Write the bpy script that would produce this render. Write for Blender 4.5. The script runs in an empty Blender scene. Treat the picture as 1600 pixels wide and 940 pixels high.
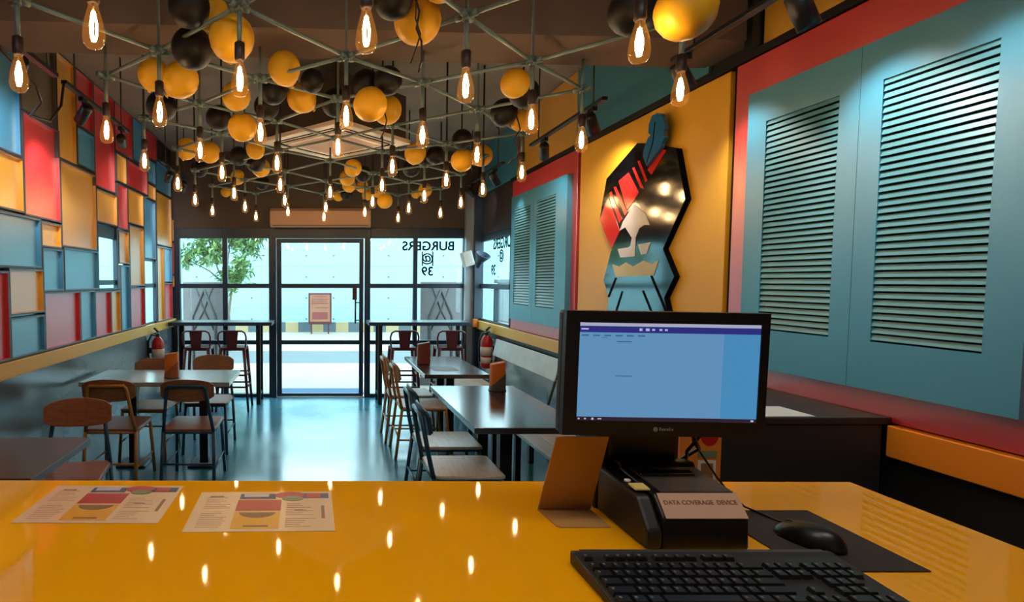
import bpy, math, random
from mathutils import Vector, Matrix, Euler
random.seed(7)
SC = bpy.context.scene
COL = SC.collection
PI = math.pi
SPOTK, WORLDK, EXPO = 1.3, 6.5, 0.1
H = 1.54            # eye height
CT = 1.053          # counter top height

# ------------------------------------------------------------------ materials
def lin(c):
    out = []
    for v in c:
        v = v / 255.0
        out.append(v / 12.92 if v <= .04045 else ((v + .055) / 1.055) ** 2.4)
    return tuple(out) + (1.0,)

def mat(name, rgb, rough=.5, metal=0.0, ior=1.5, noise=0.0, nscale=6.0, coat=0.0, bump=0.0, stretch=None, rnoise=0.0, dark=None):
    m = bpy.data.materials.new(name); m.use_nodes = True
    nt = m.node_tree; b = nt.nodes['Principled BSDF']
    col = lin(rgb)
    b.inputs['Base Color'].default_value = col
    b.inputs['Roughness'].default_value = rough
    b.inputs['Metallic'].default_value = metal
    b.inputs['IOR'].default_value = ior
    if coat:
        b.inputs['Coat Weight'].default_value = coat
        b.inputs['Coat Roughness'].default_value = .06
    if noise or bump or rnoise:
        tc = nt.nodes.new('ShaderNodeTexCoord'); mp = nt.nodes.new('ShaderNodeMapping')
        if stretch: mp.inputs['Scale'].default_value = stretch
        nz = nt.nodes.new('ShaderNodeTexNoise'); nz.inputs['Scale'].default_value = nscale; nz.inputs['Detail'].default_value = 5
        nt.links.new(tc.outputs['Object'], mp.inputs['Vector']); nt.links.new(mp.outputs['Vector'], nz.inputs['Vector'])
        if noise:
            mx = nt.nodes.new('ShaderNodeMix'); mx.data_type = 'RGBA'
            d = lin(dark) if dark else tuple(c * (1 - noise) for c in col[:3]) + (1,)
            mx.inputs[6].default_value = d
            mx.inputs[7].default_value = tuple(min(1, c * (1 + noise * .5)) for c in col[:3]) + (1,)
            rp = nt.nodes.new('ShaderNodeMapRange')
            rp.inputs['From Min'].default_value = .3; rp.inputs['From Max'].default_value = .7
            nt.links.new(nz.outputs['Fac'], rp.inputs['Value'])
            nt.links.new(rp.outputs['Result'], mx.inputs[0])
            nt.links.new(mx.outputs[2], b.inputs['Base Color'])
        if rnoise:
            r2 = nt.nodes.new('ShaderNodeMapRange')
            r2.inputs['From Min'].default_value = .3; r2.inputs['From Max'].default_value = .7
            r2.inputs['To Min'].default_value = max(0, rough - rnoise); r2.inputs['To Max'].default_value = rough + rnoise
            nt.links.new(nz.outputs['Fac'], r2.inputs['Value']); nt.links.new(r2.outputs['Result'], b.inputs['Roughness'])
        if bump:
            bp = nt.nodes.new('ShaderNodeBump'); bp.inputs['Strength'].default_value = bump; bp.inputs['Distance'].default_value = .01
            nt.links.new(nz.outputs['Fac'], bp.inputs['Height']); nt.links.new(bp.outputs['Normal'], b.inputs['Normal'])
    return m

def emis(name, rgb, strength, sampling=None):
    m = bpy.data.materials.new(name); m.use_nodes = True
    nt = m.node_tree; nt.nodes.clear()
    o = nt.nodes.new('ShaderNodeOutputMaterial'); e = nt.nodes.new('ShaderNodeEmission')
    e.inputs['Color'].default_value = rgb + (1,) if len(rgb) == 3 else rgb
    e.inputs['Strength'].default_value = strength
    nt.links.new(e.outputs[0], o.inputs[0])
    if sampling: m.cycles.emission_sampling = sampling
    return m

def glassy(name, tint, refl=.9, rough=0.0, glow=None, glow_s=0.0, ior=1.5):
    m = bpy.data.materials.new(name); m.use_nodes = True
    nt = m.node_tree; nt.nodes.clear(); N = nt.nodes.new; L = nt.links.new
    o = N('ShaderNodeOutputMaterial'); t = N('ShaderNodeBsdfTransparent'); g = N('ShaderNodeBsdfGlossy')
    t.inputs[0].default_value = tuple(tint) + (1,); g.inputs['Roughness'].default_value = rough
    g.inputs[0].default_value = (refl, refl, refl, 1)
    fr = N('ShaderNodeFresnel'); fr.inputs['IOR'].default_value = ior
    ge = N('ShaderNodeNewGeometry'); inv = N('ShaderNodeMath'); inv.operation = 'SUBTRACT'; inv.inputs[0].default_value = 1; L(ge.outputs['Backfacing'], inv.inputs[1])
    ml = N('ShaderNodeMath'); ml.operation = 'MULTIPLY'; L(fr.outputs[0], ml.inputs[0]); L(inv.outputs[0], ml.inputs[1])
    mx = N('ShaderNodeMixShader'); L(ml.outputs[0], mx.inputs[0]); L(t.outputs[0], mx.inputs[1]); L(g.outputs[0], mx.inputs[2])
    last = mx
    if glow:
        e = N('ShaderNodeEmission'); e.inputs[0].default_value = tuple(glow) + (1,); e.inputs[1].default_value = glow_s
        a = N('ShaderNodeAddShader'); L(mx.outputs[0], a.inputs[0]); L(e.outputs[0], a.inputs[1]); last = a
        m.cycles.emission_sampling = 'NONE'
    L(last.outputs[0], o.inputs[0])
    return m

M = {}
M['floor'] = mat('polished_concrete', (62, 126, 150), .2, ior=2.1, noise=.12, nscale=1.3, rnoise=.06)
M['ceil'] = mat('concrete_ceiling', (150, 146, 140), .9, noise=.12, nscale=2)
M['beam'] = mat('brown_plaster', (116, 96, 84), .8, noise=.08, nscale=3)
M['spandrel'] = mat('dark_brown_wall', (86, 74, 70), .6, noise=.08, nscale=2)
M['lower'] = mat('grey_laminate', (66, 78, 86), .26, ior=2.4, noise=.22, nscale=.9, stretch=(1, 1, 1.4), rnoise=.06)
M['charcoal'] = mat('charcoal_paint', (34, 31, 32), .5)
M['yellow'] = mat('satin_yellow', (230, 168, 46), .34, ior=2.7)
M['red'] = mat('satin_red', (204, 38, 48), .34, ior=2.7)
M['blue'] = mat('satin_teal_blue', (66, 152, 200), .34, ior=2.7)
M['grey'] = mat('grey_board', (112, 106, 96), .5)
M['darkp'] = mat('dark_board', (46, 38, 38), .5)
M['divider'] = mat('divider_grey', (74, 76, 84), .4, ior=1.6)
M['ledge'] = mat('ledge_yellow', (222, 172, 62), .4)
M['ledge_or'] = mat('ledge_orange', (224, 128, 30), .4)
M['ink_faint'] = mat('ink_faint', (184, 146, 116), .4)
M['label_tan'] = mat('label_tan_paper', (196, 152, 124), .6)
M['teal'] = mat('teal_board', (58, 138, 166), .36, ior=1.9)
M['louvre'] = mat('louvre_teal', (88, 142, 152), .4)
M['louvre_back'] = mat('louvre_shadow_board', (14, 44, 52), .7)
M['board_yellow'] = mat('board_yellow', (232, 172, 44), .42)
M['counter'] = mat('yellow_gloss_counter', (242, 166, 10), .04, ior=1.24, noise=.03, nscale=2)
M['black'] = mat('black_metal', (18, 19, 22), .4, ior=1.5)
M['frame'] = mat('window_frame_dark', (28, 50, 70), .4)
M['lattice'] = mat('painted_steel', (104, 124, 122), .4, ior=1.6)
M['socket'] = mat('brown_bakelite', (44, 28, 26), .45)
M['bal_y'] = mat('yellow_latex', (232, 174, 36), .45, ior=1.4)
M['bal_k'] = mat('black_latex', (20, 16, 16), .5, ior=1.4)
M['white'] = mat('white_plastic', (226, 222, 216), .4)
M['cassette'] = mat('ivory_plastic', (240, 226, 214), .4)
M['tan_plastic'] = mat('tan_plastic', (206, 162, 134), .5)
M['wood'] = mat('brown_wood', (142, 94, 64), .4, noise=.28, nscale=5, stretch=(1.5, 14, 14))
M['wood_red'] = mat('reddish_wood', (156, 90, 58), .4, noise=.25, nscale=5, stretch=(1.5, 14, 14))
M['wood_sheen'] = mat('seat_wood_sky_sheen', (226, 206, 188), .34, ior=2.0, noise=.18, nscale=5, stretch=(2, 14, 14))  # sky reflection on the seats put into a paler wood colour
M['mustard'] = mat('mustard_metal', (168, 112, 44), .35)
M['navy'] = mat('navy_metal', (34, 66, 92), .35)
M['top'] = mat('dark_table_laminate', (66, 50, 50), .18, ior=2.7, noise=.15, nscale=3)
M['maroon'] = mat('maroon_metal', (78, 26, 36), .35)
M['pale_panel'] = mat('pale_back_panel', (196, 200, 196), .3, noise=.12, nscale=9)
M['ext_red'] = mat('extinguisher_red', (176, 26, 28), .3)
M['label_w'] = mat('label_paper', (206, 190, 176), .6)
M['orange'] = mat('orange_card', (214, 120, 36), .5, noise=.15, nscale=14)
M['brown_card'] = mat('brown_card', (120, 60, 52), .5, noise=.12, nscale=14)
M['emblem'] = mat('gloss_black_acrylic', (8, 8, 10), .09, ior=2.2)
M['em_red'] = mat('gloss_red_acrylic', (222, 44, 40), .12, ior=1.7)
M['em_white'] = mat('white_acrylic', (232, 222, 216), .3)
M['em_yel'] = mat('pale_yellow_acrylic', (226, 198, 122), .3)
M['em_blue'] = mat('blue_acrylic', (34, 104, 160), .2, ior=1.6)
M['em_line'] = mat('matt_black_line', (4, 5, 7), .8, ior=1.2)
M['plastic'] = mat('black_plastic', (16, 14, 15), .35, noise=.1, nscale=20)
M['plastic_soft'] = mat('soft_black_plastic', (34, 30, 28), .45)
M['grey_plastic'] = mat('grey_brown_plastic', (66, 58, 52), .4)
M['key'] = mat('key_black', (24, 22, 22), .38)
M['keymark'] = mat('key_print', (120, 116, 112), .5)
M['pad'] = mat('mouse_pad_cloth', (46, 38, 36), .85)
M['paper'] = mat('menu_paper', (222, 186, 150), .25, noise=.03, nscale=8)
M['ink_red'] = mat('ink_red', (178, 30, 22), .3)
M['ink_navy'] = mat('ink_navy', (26, 46, 98), .3)
M['ink_yel'] = mat('ink_yellow', (222, 156, 30), .3)
M['ink_brown'] = mat('ink_brown', (134, 90, 58), .4)
M['ink_green'] = mat('ink_olive', (112, 118, 84), .3)
M['ink_pale'] = mat('ink_lilac', (192, 180, 196), .3)
M['card'] = mat('beige_display_card', (184, 136, 80), .35)
M['tag_red'] = mat('label_red_ink', (140, 84, 58), .6)
M['ground'] = mat('pale_paving', (142, 134, 120), .7, noise=.05, nscale=1)
M['road'] = mat('grey_road', (84, 92, 95), .8, noise=.08, nscale=2)
M['kerb_y'] = mat('kerb_yellow', (150, 132, 96), .7)
M['kerb_k'] = mat('kerb_black', (68, 80, 88), .7)
M['leaf'] = mat('leaf_green', (118, 150, 92), .5, noise=.3, nscale=5)
M['bark'] = mat('bark', (110, 96, 80), .8, noise=.2, nscale=10)
M['mat_blue'] = mat('blue_mat', (30, 74, 112), .8)
M['casing'] = mat('casing_grey', (150, 158, 166), .4)
M['poster_out'] = mat('dim_orange_poster', (136, 86, 62), .6, noise=.15, nscale=6)  # orange darkened to balance the strong daylight outside
M['poster_red'] = mat('dim_red_print', (112, 46, 42), .6)  # red darkened so the outdoor print does not overexpose
M['top_pale'] = mat('pale_grey_table_laminate', (136, 146, 152), .2, ior=2.3, noise=.08, nscale=3)
M['top_brown'] = mat('brown_table_laminate', (74, 50, 48), .3, ior=1.5, noise=.15, nscale=3)
M['standee'] = mat('grey_display_sheet', (114, 111, 113), .5, noise=.15, nscale=3)
M['standee2'] = mat('grey_relief', (78, 76, 78), .5)
M['glass'] = glassy('window_glass', (.90, .985, 1.0), 1.0)
M['bulb_glass'] = glassy('amber_bulb_glass', (1.0, .90, .70), 1.0, glow=(1.0, .36, .06), glow_s=.10, ior=1.35)
M['filament'] = emis('glowing_filament', (1.0, .70, .40), 115)
M['lens'] = emis('spot_lens', (1.0, .93, .82), 1.2)
M['fill_panel'] = emis('counter_fill_panel', (1.0, .95, .86), 12.0)  # emission of the added panels that brighten the counter

# exterior cladding with rows of small bolts and faint joints
def cladding():
    m = bpy.data.materials.new('cyan_white_cladding'); m.use_nodes = True
    nt = m.node_tree; b = nt.nodes['Principled BSDF']; N = nt.nodes.new; L = nt.links.new
    b.inputs['Roughness'].default_value = .6
    tc = N('ShaderNodeTexCoord'); sp = N('ShaderNodeSeparateXYZ'); L(tc.outputs['Object'], sp.inputs[0])
    def math_(op, a, v=None, c=None):
        n = N('ShaderNodeMath'); n.operation = op
        L(a, n.inputs[0])
        if v is not None:
            if isinstance(v, (int, float)): n.inputs[1].default_value = v
            else: L(v, n.inputs[1])
        return n.outputs[0]
    def cell(s, size):
        a = math_('DIVIDE', s, size); f = math_('FRACT', a); d = math_('SUBTRACT', f, .5); d = math_('MULTIPLY', d, size)
        return d
    dx = cell(sp.outputs['X'], .86); dz = cell(sp.outputs['Z'], .66)
    r = math_('ADD', math_('MULTIPLY', dx, dx), math_('MULTIPLY', dz, dz))
    dot = math_('LESS_THAN', r, .0009)
    jz = math_('LESS_THAN', math_('ABSOLUTE', cell(sp.outputs['Z'], 1.32)), .012)
    mx = N('ShaderNodeMix'); mx.data_type = 'RGBA'
    mx.inputs[6].default_value = lin((140, 180, 188)); mx.inputs[7].default_value = lin((58, 86, 98))
    s = math_('ADD', dot, math_('MULTIPLY', jz, .35)); L(s, mx.inputs[0]); L(mx.outputs[2], b.inputs['Base Color'])
    return m
M['clad'] = cladding()

# ------------------------------------------------------------------ mesh builder
class MB:
    def __init__(s): s.v = []; s.f = []; s.mi = []; s.sm = []
    def add(s, vs, fs, m=0, sm=False):
        o = len(s.v); s.v += [tuple(v) for v in vs]
        for f in fs: s.f.append(tuple(i + o for i in f)); s.mi.append(m); s.sm.append(sm)
        return s
    def box(s, x0, x1, y0, y1, z0, z1, m=0, R=None, c=None):
        vs = [(x, y, z) for z in (z0, z1) for y in (y0, y1) for x in (x0, x1)]
        if R is not None:
            cc = Vector(c) if c is not None else Vector(((x0 + x1) / 2, (y0 + y1) / 2, (z0 + z1) / 2))
            vs = [cc + R @ (Vector(v) - cc) for v in vs]
        return s.add(vs, [(0, 2, 3, 1), (4, 5, 7, 6), (0, 1, 5, 4), (2, 6, 7, 3), (0, 4, 6, 2), (1, 3, 7, 5)], m)
    def tube(s, pts, r, n=8, m=0, closed=False, sm=True):
        pts = [Vector(p) for p in pts]; k = len(pts); rs = r if isinstance(r, (list, tuple)) else [r] * k
        rings = []; prev = None
        for i, p in enumerate(pts):
            if closed: t = pts[(i + 1) % k] - pts[i - 1]
            else: t = pts[min(i + 1, k - 1)] - pts[max(i - 1, 0)]
            t.normalize()
            if prev is None:
                u = t.cross(Vector((0, 0, 1)))
                if u.length < .05: u = t.cross(Vector((1, 0, 0)))
            else: u = prev - t * prev.dot(t)
            u.normalize(); prev = u; w = t.cross(u)
            rings.append([p + (u * math.cos(2 * PI * j / n) + w * math.sin(2 * PI * j / n)) * rs[i] for j in range(n)])
        vs = [v for rg in rings for v in rg]; fs = []
        for i in range(k if closed else k - 1):
            a = i * n; b = ((i + 1) % k) * n
            for j in range(n): fs.append((a + j, a + (j + 1) % n, b + (j + 1) % n, b + j))
        s.add(vs, fs, m, sm)
        if not closed:
            o = len(s.v) - k * n
            s.f.append(tuple(o + j for j in reversed(range(n)))); s.mi.append(m); s.sm.append(False)
            o2 = o + (k - 1) * n
            s.f.append(tuple(o2 + j for j in range(n))); s.mi.append(m); s.sm.append(False)
        return s
    def lathe(s, prof, n=16, c=(0, 0, 0), m=0, R=None, sm=True):
        c = Vector(c); vs = []; fs = []
        for (r, z) in prof:
            for j in range(n):
                p = Vector((r * math.cos(2 * PI * j / n), r * math.sin(2 * PI * j / n), z))
                if R is not None: p = R @ p
                vs.append(c + p)
        for i in range(len(prof) - 1):
            for j in range(n): fs.append((i * n + j, i * n + (j + 1) % n, (i + 1) * n + (j + 1) % n, (i + 1) * n + j))
        s.add(vs, fs, m, sm)
        o = len(s.v) - len(prof) * n
        if prof[0][0] > 1e-5: s.f.append(tuple(o + j for j in reversed(range(n)))); s.mi.append(m); s.sm.append(False)
        if prof[-1][0] > 1e-5:
            o2 = o + (len(prof) - 1) * n; s.f.append(tuple(o2 + j for j in range(n))); s.mi.append(m); s.sm.append(False)
        return s
    def prism(s, poly, ax, d0, d1, m=0):
        def P(u, v, d): return {'x': (d, u, v), 'y': (u, d, v), 'z': (u, v, d)}[ax]
        n = len(poly); vs = [P(u, v, d0) for u, v in poly] + [P(u, v, d1) for u, v in poly]
        fs = [tuple(range(n)), tuple(reversed(range(n, 2 * n)))] + [(i + n, (i + 1) % n + n, (i + 1) % n, i) for i in range(n)]
        return s.add(vs, fs, m)
    def build(s, name, mats, parent=None, off=None, bevel=0, segs=2, fixn=True):
        me = bpy.data.meshes.new(name)
        o3 = Vector(off) if off is not None else (parent.matrix_basis.translation.copy() if parent is not None else Vector((0, 0, 0)))
        if off is None and parent is not None and parent.parent is not None: o3 = o3 + parent.parent.matrix_basis.translation
        me.from_pydata([Vector(v) - o3 for v in s.v], [], s.f)
        mats = mats if isinstance(mats, (list, tuple)) else [mats]
        for m in mats: me.materials.append(M[m] if isinstance(m, str) else m)
        me.polygons.foreach_set('material_index', s.mi); me.polygons.foreach_set('use_smooth', s.sm)
        if fixn:
            import bmesh
            bm = bmesh.new(); bm.from_mesh(me); bmesh.ops.recalc_face_normals(bm, faces=bm.faces[:]); bm.to_mesh(me); bm.free()
        me.update()
        ob = bpy.data.objects.new(name, me); COL.objects.link(ob)
        if parent is not None: ob.parent = parent
        if bevel:
            b = ob.modifiers.new('bevel', 'BEVEL'); b.width = bevel; b.segments = segs; b.limit_method = 'ANGLE'; b.angle_limit = .6
        return ob

def rot(axis, a): return Matrix.Rotation(a, 3, axis)
def tag(o, label=None, cat=None, group=None, kind=None):
    if label: o['label'] = label
    if cat: o['category'] = cat
    if group: o['group'] = group
    if kind: o['kind'] = kind
    return o
def thing(name, label, cat, loc=(0, 0, 0), rz=0, group=None, kind=None):
    o = bpy.data.objects.new(name, None); COL.objects.link(o); o.location = loc; o.rotation_euler = (0, 0, rz)
    o.empty_display_size = .05
    return tag(o, label, cat, group, kind)
def struct(name, mb, mats, label, cat, **k):
    return tag(mb.build(name, mats, None, **k), label, cat, None, 'structure')
def dup(root, loc, rz=0, label=None, group=None, swap=None, scale=None):
    r = root.copy(); COL.objects.link(r); r.location = loc; r.rotation_euler = (0, 0, rz)
    if label: r['label'] = label
    if group: r['group'] = group
    if scale: r.scale = scale
    def rec(src, dst):
        for ch in list(src.children):
            c = ch.copy(); COL.objects.link(c); c.parent = dst
            rec(ch, c)
    rec(root, r)
    return r
def text_mb(body, size, ext=.001, bold=False):
    cu = bpy.data.curves.new('t', 'FONT'); cu.body = body; cu.size = size; cu.extrude = ext
    cu.align_x = 'CENTER'; cu.align_y = 'CENTER'
    if bold: cu.offset = size * .022
    ob = bpy.data.objects.new('t', cu); COL.objects.link(ob)
    dg = bpy.context.evaluated_depsgraph_get()
    me = bpy.data.meshes.new_from_object(ob.evaluated_get(dg))
    vs = [v.co.copy() for v in me.vertices]; fs = [tuple(p.vertices) for p in me.polygons]
    bpy.data.objects.remove(ob); bpy.data.curves.remove(cu); bpy.data.meshes.remove(me)
    return vs, fs
# ================================================================= SETTING
XL, XR, YB, YF = -1.94, 2.06, -2.2, 7.5
ZC = 3.21
def wall_x(name, x0, x1, ya, yb, za, zb, holes, m, label):
    mb = MB(); ys = sorted({ya, yb} | {h[0] for h in holes} | {h[1] for h in holes})
    for a, b in zip(ys[:-1], ys[1:]):
        hs = [h for h in holes if h[0] <= a + 1e-6 and h[1] >= b - 1e-6]
        z = za
        for h in sorted(hs, key=lambda q: q[2]):
            mb.box(x0, x1, a, b, z, h[2]); z = h[3]
        mb.box(x0, x1, a, b, z, zb)
    return struct(name, mb, m, label, 'wall')

struct('floor', MB().box(-2.06, 2.2, YB - .1, 7.56, -.1, 0), 'floor', 'glossy blue grey polished concrete floor', 'floor')
struct('ceiling', MB().box(-2.06, 2.2, YB - .1, 7.6, ZC, ZC + .12), 'ceil', 'grey concrete ceiling above the steel lattice', 'ceiling')
wall_x('wall_left', -1.985, XL, YB, 7.56, 0, ZC, [(4.91, 5.62, 1.46, 2.03), (6.20, 6.86, 1.045, 1.77)], 'lower', 'left wall behind the coloured panels, grey laminate below the ledge')
wall_x('wall_right', XR, 2.10, YB, 7.56, 0, ZC, [(6.14, 7.40, 1.03, 2.09)], 'charcoal', 'dark right wall behind the shutters and boards')
struct('wall_back', MB().box(-2.06, 2.2, YB - .1, YB, 0, ZC), 'white', 'plain wall behind the service counter', 'wall')
struct('wall_front', MB().box(-2.06, 2.2, 7.48, 7.6, 2.22, ZC), 'spandrel', 'dark brown wall above the shop front glazing', 'wall')
struct('beam', MB().prism([(-1.94, 2.50), (2.06, 2.74), (2.06, 3.09), (-1.94, 2.85)], 'z', 2.665, ZC), 'beam', 'brown ceiling beam crossing the room above the first pendants', 'beam')
struct('trim_1', MB().box(2.02, XR, 1.3, 6.1, 2.58, 2.615), 'black', 'thin black trim line along the top of the right wall boards', 'trim')
struct('trim_2', MB().box(2.0, XR, 2.70, 2.75, 2.615, ZC), 'black', 'black upright trim where the beam meets the right wall', 'trim')
# yellow ledges
struct('trim_3', MB().box(-1.94, -1.885, YB, 7.48, .945, 1.045), 'ledge', 'yellow ledge running along the left wall under the coloured panels', 'ledge', bevel=.004)
struct('trim_4', MB().box(2.005, XR, 2.62, 7.3, .925, 1.03), 'ledge', 'yellow ledge running along the right wall', 'ledge', bevel=.004)
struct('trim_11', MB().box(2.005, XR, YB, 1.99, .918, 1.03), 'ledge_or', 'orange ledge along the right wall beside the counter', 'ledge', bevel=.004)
struct('trim_5', MB().box(2.03, XR, 2.62, 7.3, .86, .925), 'black', 'dark strip under the right yellow ledge', 'trim')
# lower right wall cladding
struct('trim_6', MB().box(2.035, XR, 2.62, 7.3, 0, .86), 'lower', 'grey laminate cladding below the right ledge', 'cladding')

# ---- shop front: frames and panes
def window_thing(name, label, bars, panes, loc):
    t = thing(name, label, 'window', loc, kind='structure')
    mb = MB()
    for b in bars: mb.box(*b)
    mb.build('window_frame', 'frame', t, bevel=.004)
    for p in panes: MB().box(*p).build('pane', 'glass', t)
    return t
fy0, fy1 = 7.46, 7.53
gy0, gy1 = 7.495, 7.501
def hbars(x0, x1): return [(x0, x1, fy0, fy1, z0, z1) for z0, z1 in ((2.09, 2.22), (1.44, 1.50), (.70, .755), (0, .045))]
zp = ((1.50, 2.09), (.755, 1.44), (.045, .70))
window_thing('window_1', 'two-bay shop front window left of the glass door',
    [(-1.94, -1.83, fy0, fy1, 0, 2.22), (-1.275, -1.21, fy0, fy1, 0, 2.22), (-.67, -.60, fy0, fy1, 0, 2.22)] + hbars(-1.83, -1.275) + hbars(-1.21, -.67),
    [(a, b, gy0, gy1, z0, z1) for a, b in ((-1.83, -1.275), (-1.21, -.67)) for z0, z1 in zp], (-1.27, 7.5, 0))
window_thing('window_2', 'two-bay shop front window right of the glass door, with mirrored lettering',
    [(.62, .66, fy0, fy1, 0, 2.22), (1.22, 1.275, fy0, fy1, 0, 2.22), (1.87, 1.93, fy0, fy1, 0, 2.22)] + hbars(.66, 1.22) + hbars(1.275, 1.87),
    [(a, b, gy0, gy1, z0, z1) for a, b in ((.66, 1.22), (1.275, 1.87)) for z0, z1 in zp], (1.25, 7.5, 0))
d = thing('door_1', 'dark framed glass door in the middle of the shop front', 'door', (0, 7.5, 0), kind='structure')
MB().box(-.60, .62, fy0, fy1, 2.09, 2.22).box(.585, .62, fy0, fy1, 0, 2.09).box(-.60, -.575, fy0, fy1, 0, 2.09).build('door_frame', 'frame', d, bevel=.004)
lf = MB().box(-.57, -.505, 7.47, 7.52, .01, 2.085).box(.515, .57, 7.47, 7.52, .01, 2.085)
for z0, z1 in ((2.03, 2.085), (1.44, 1.50), (.70, .755), (.014, .05)): lf.box(-.505, .515, 7.47, 7.52, z0, z1)
leaf = lf.build('door_leaf', 'frame', d, bevel=.004)
for z0, z1 in ((1.50, 2.03), (.755, 1.44), (.05, .70)): MB().box(-.505, .515, gy0, gy1, z0, z1).build('pane', 'glass', d)
MB().tube([(.462, 7.43, .98), (.462, 7.43, 1.30)], .012).tube([(.462, 7.43, 1.02), (.515, 7.48, 1.02)], .008).tube([(.462, 7.43, 1.25), (.515, 7.48, 1.25)], .008).build('door_handle', 'black', d)
MB().box(.425, .485, 7.465, 7.495, 1.285, 1.44).build('door_lock', 'maroon', d, bevel=.004)
struct('trim_7', MB().box(-.575, .585, 7.44, 7.58, 0, .012), 'white', 'pale threshold strip under the glass door', 'threshold')
# right side window
window_thing('window_3', 'side window at the far end of the right wall, beyond the corner post',
    [(2.05, 2.105, 6.14, 7.40, 2.03, 2.10), (2.05, 2.105, 6.14, 7.40, 1.44, 1.50), (2.05, 2.105, 6.14, 7.40, 1.03, 1.06), (2.05, 2.105, 7.35, 7.40, 1.03, 2.09), (2.05, 2.105, 6.14, 6.18, 1.03, 2.09), (2.05, 2.105, 6.70, 6.73, 1.06, 1.44)],
    [(2.085, 2.091, 6.18, 7.35, 1.50, 2.03), (2.085, 2.091, 6.18, 6.70, 1.06, 1.44), (2.085, 2.091, 6.73, 7.35, 1.06, 1.44)], (2.08, 6.76, 1.0))
window_thing('window_4', 'small upright window between the coloured panels, nearer one on the left wall',
    [(-1.945, -1.902, 4.905, 4.925, 1.46, 2.03), (-1.945, -1.902, 5.365, 5.40, 1.46, 2.03), (-1.945, -1.92, 4.925, 5.365, 1.92, 2.03), (-1.945, -1.92, 4.925, 5.365, 1.50, 1.545), (-1.945, -1.902, 4.925, 5.365, 1.455, 1.472)],
    [(-1.938, -1.934, 4.925, 5.365, 1.545, 1.92), (-1.938, -1.934, 4.925, 5.365, 1.472, 1.50)], (-1.95, 5.15, 1.46))
window_thing('window_5', 'narrow upright window between the coloured panels, farther one on the left wall',
    [(-1.945, -1.902, 6.195, 6.21, 1.045, 1.77), (-1.945, -1.902, 6.62, 6.66, 1.045, 1.77), (-1.945, -1.92, 6.21, 6.62, 1.755, 1.77), (-1.945, -1.92, 6.21, 6.62, 1.46, 1.51), (-1.945, -1.92, 6.21, 6.62, 1.045, 1.07)],
    [(-1.938, -1.934, 6.21, 6.62, 1.51, 1.755), (-1.938, -1.934, 6.21, 6.62, 1.07, 1.46)], (-1.95, 6.43, 1.045))
# corner post: dark post, grey cladding strip
struct('trim_8', MB().box(1.975, XR, 7.28, 7.46, 0, 2.66), 'frame', 'dark corner post at the far right of the shop front', 'post')
struct('trim_9', MB().box(1.88, 1.975, 7.36, 7.455, 0, 2.68), 'casing', 'light grey upright casing beside the corner post', 'casing')
struct('trim_10', MB().box(1.955, 2.0, 7.2, 7.28, .95, 1.05), 'orange', 'orange end piece of the right ledge at the corner post', 'ledge end')

# ---- outdoors
struct('ground', MB().box(-22, 22, -3, 10.7, -.12, -.02).box(-22, 22, 12.55, 19, -.12, -.02), 'ground', 'pale paved forecourt outside the shop front', 'ground')
struct('road', MB().box(-22, 22, 10.7, 12.55, -.12, -.025), 'road', 'grey strip of road crossing the forecourt', 'road')
struct('boundary_wall', MB().box(-22, 22, 17.9, 18.1, -.02, 3.4), 'clad', 'bright pale blue boundary wall with rows of bolts outside', 'wall')
kb = MB(); 
for i in range(-44, 45): kb.box(i * .38 + .1, i * .38 + .48, 17.2, 17.45, -.02, .27, m=i % 2)
struct('kerb', kb, ['kerb_k', 'kerb_y'], 'kerb striped in yellow and dark blocks along the boundary wall', 'kerb')
tag(MB().box(-.60, .60, 7.62, 8.12, -.02, -.005).build('door_mat', 'mat_blue', bevel=.004), 'bright blue mat outside the glass door', 'mat')
t = thing('notice_board', 'orange poster board standing before the boundary wall, seen through the door', 'board', (0, 16.6, -.02))
MB().box(-.34, .34, 16.58, 16.62, .26, 1.18).build('frame', 'maroon', t, bevel=.01)
MB().box(-.29, .29, 16.565, 16.58, .34, 1.13).build('poster', 'poster_out', t)
pr = MB()
for k, (a, b, z) in enumerate([(-.2, .2, 1.06), (-.24, .24, .98), (-.24, .2, .92), (-.24, .24, .86), (-.12, .24, .74)]): pr.box(a, b, 16.56, 16.565, z, z + .03)
pr.build('printed_line', 'brown_card', t)
MB().box(-.22, .22, 16.555, 16.565, .42, .62).build('picture', 'poster_red', t)
for sx in (-.25, .25): MB().box(sx - .02, sx + .02, 16.6, 16.72, -.02, .3).build('leg', 'maroon', t)

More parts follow.
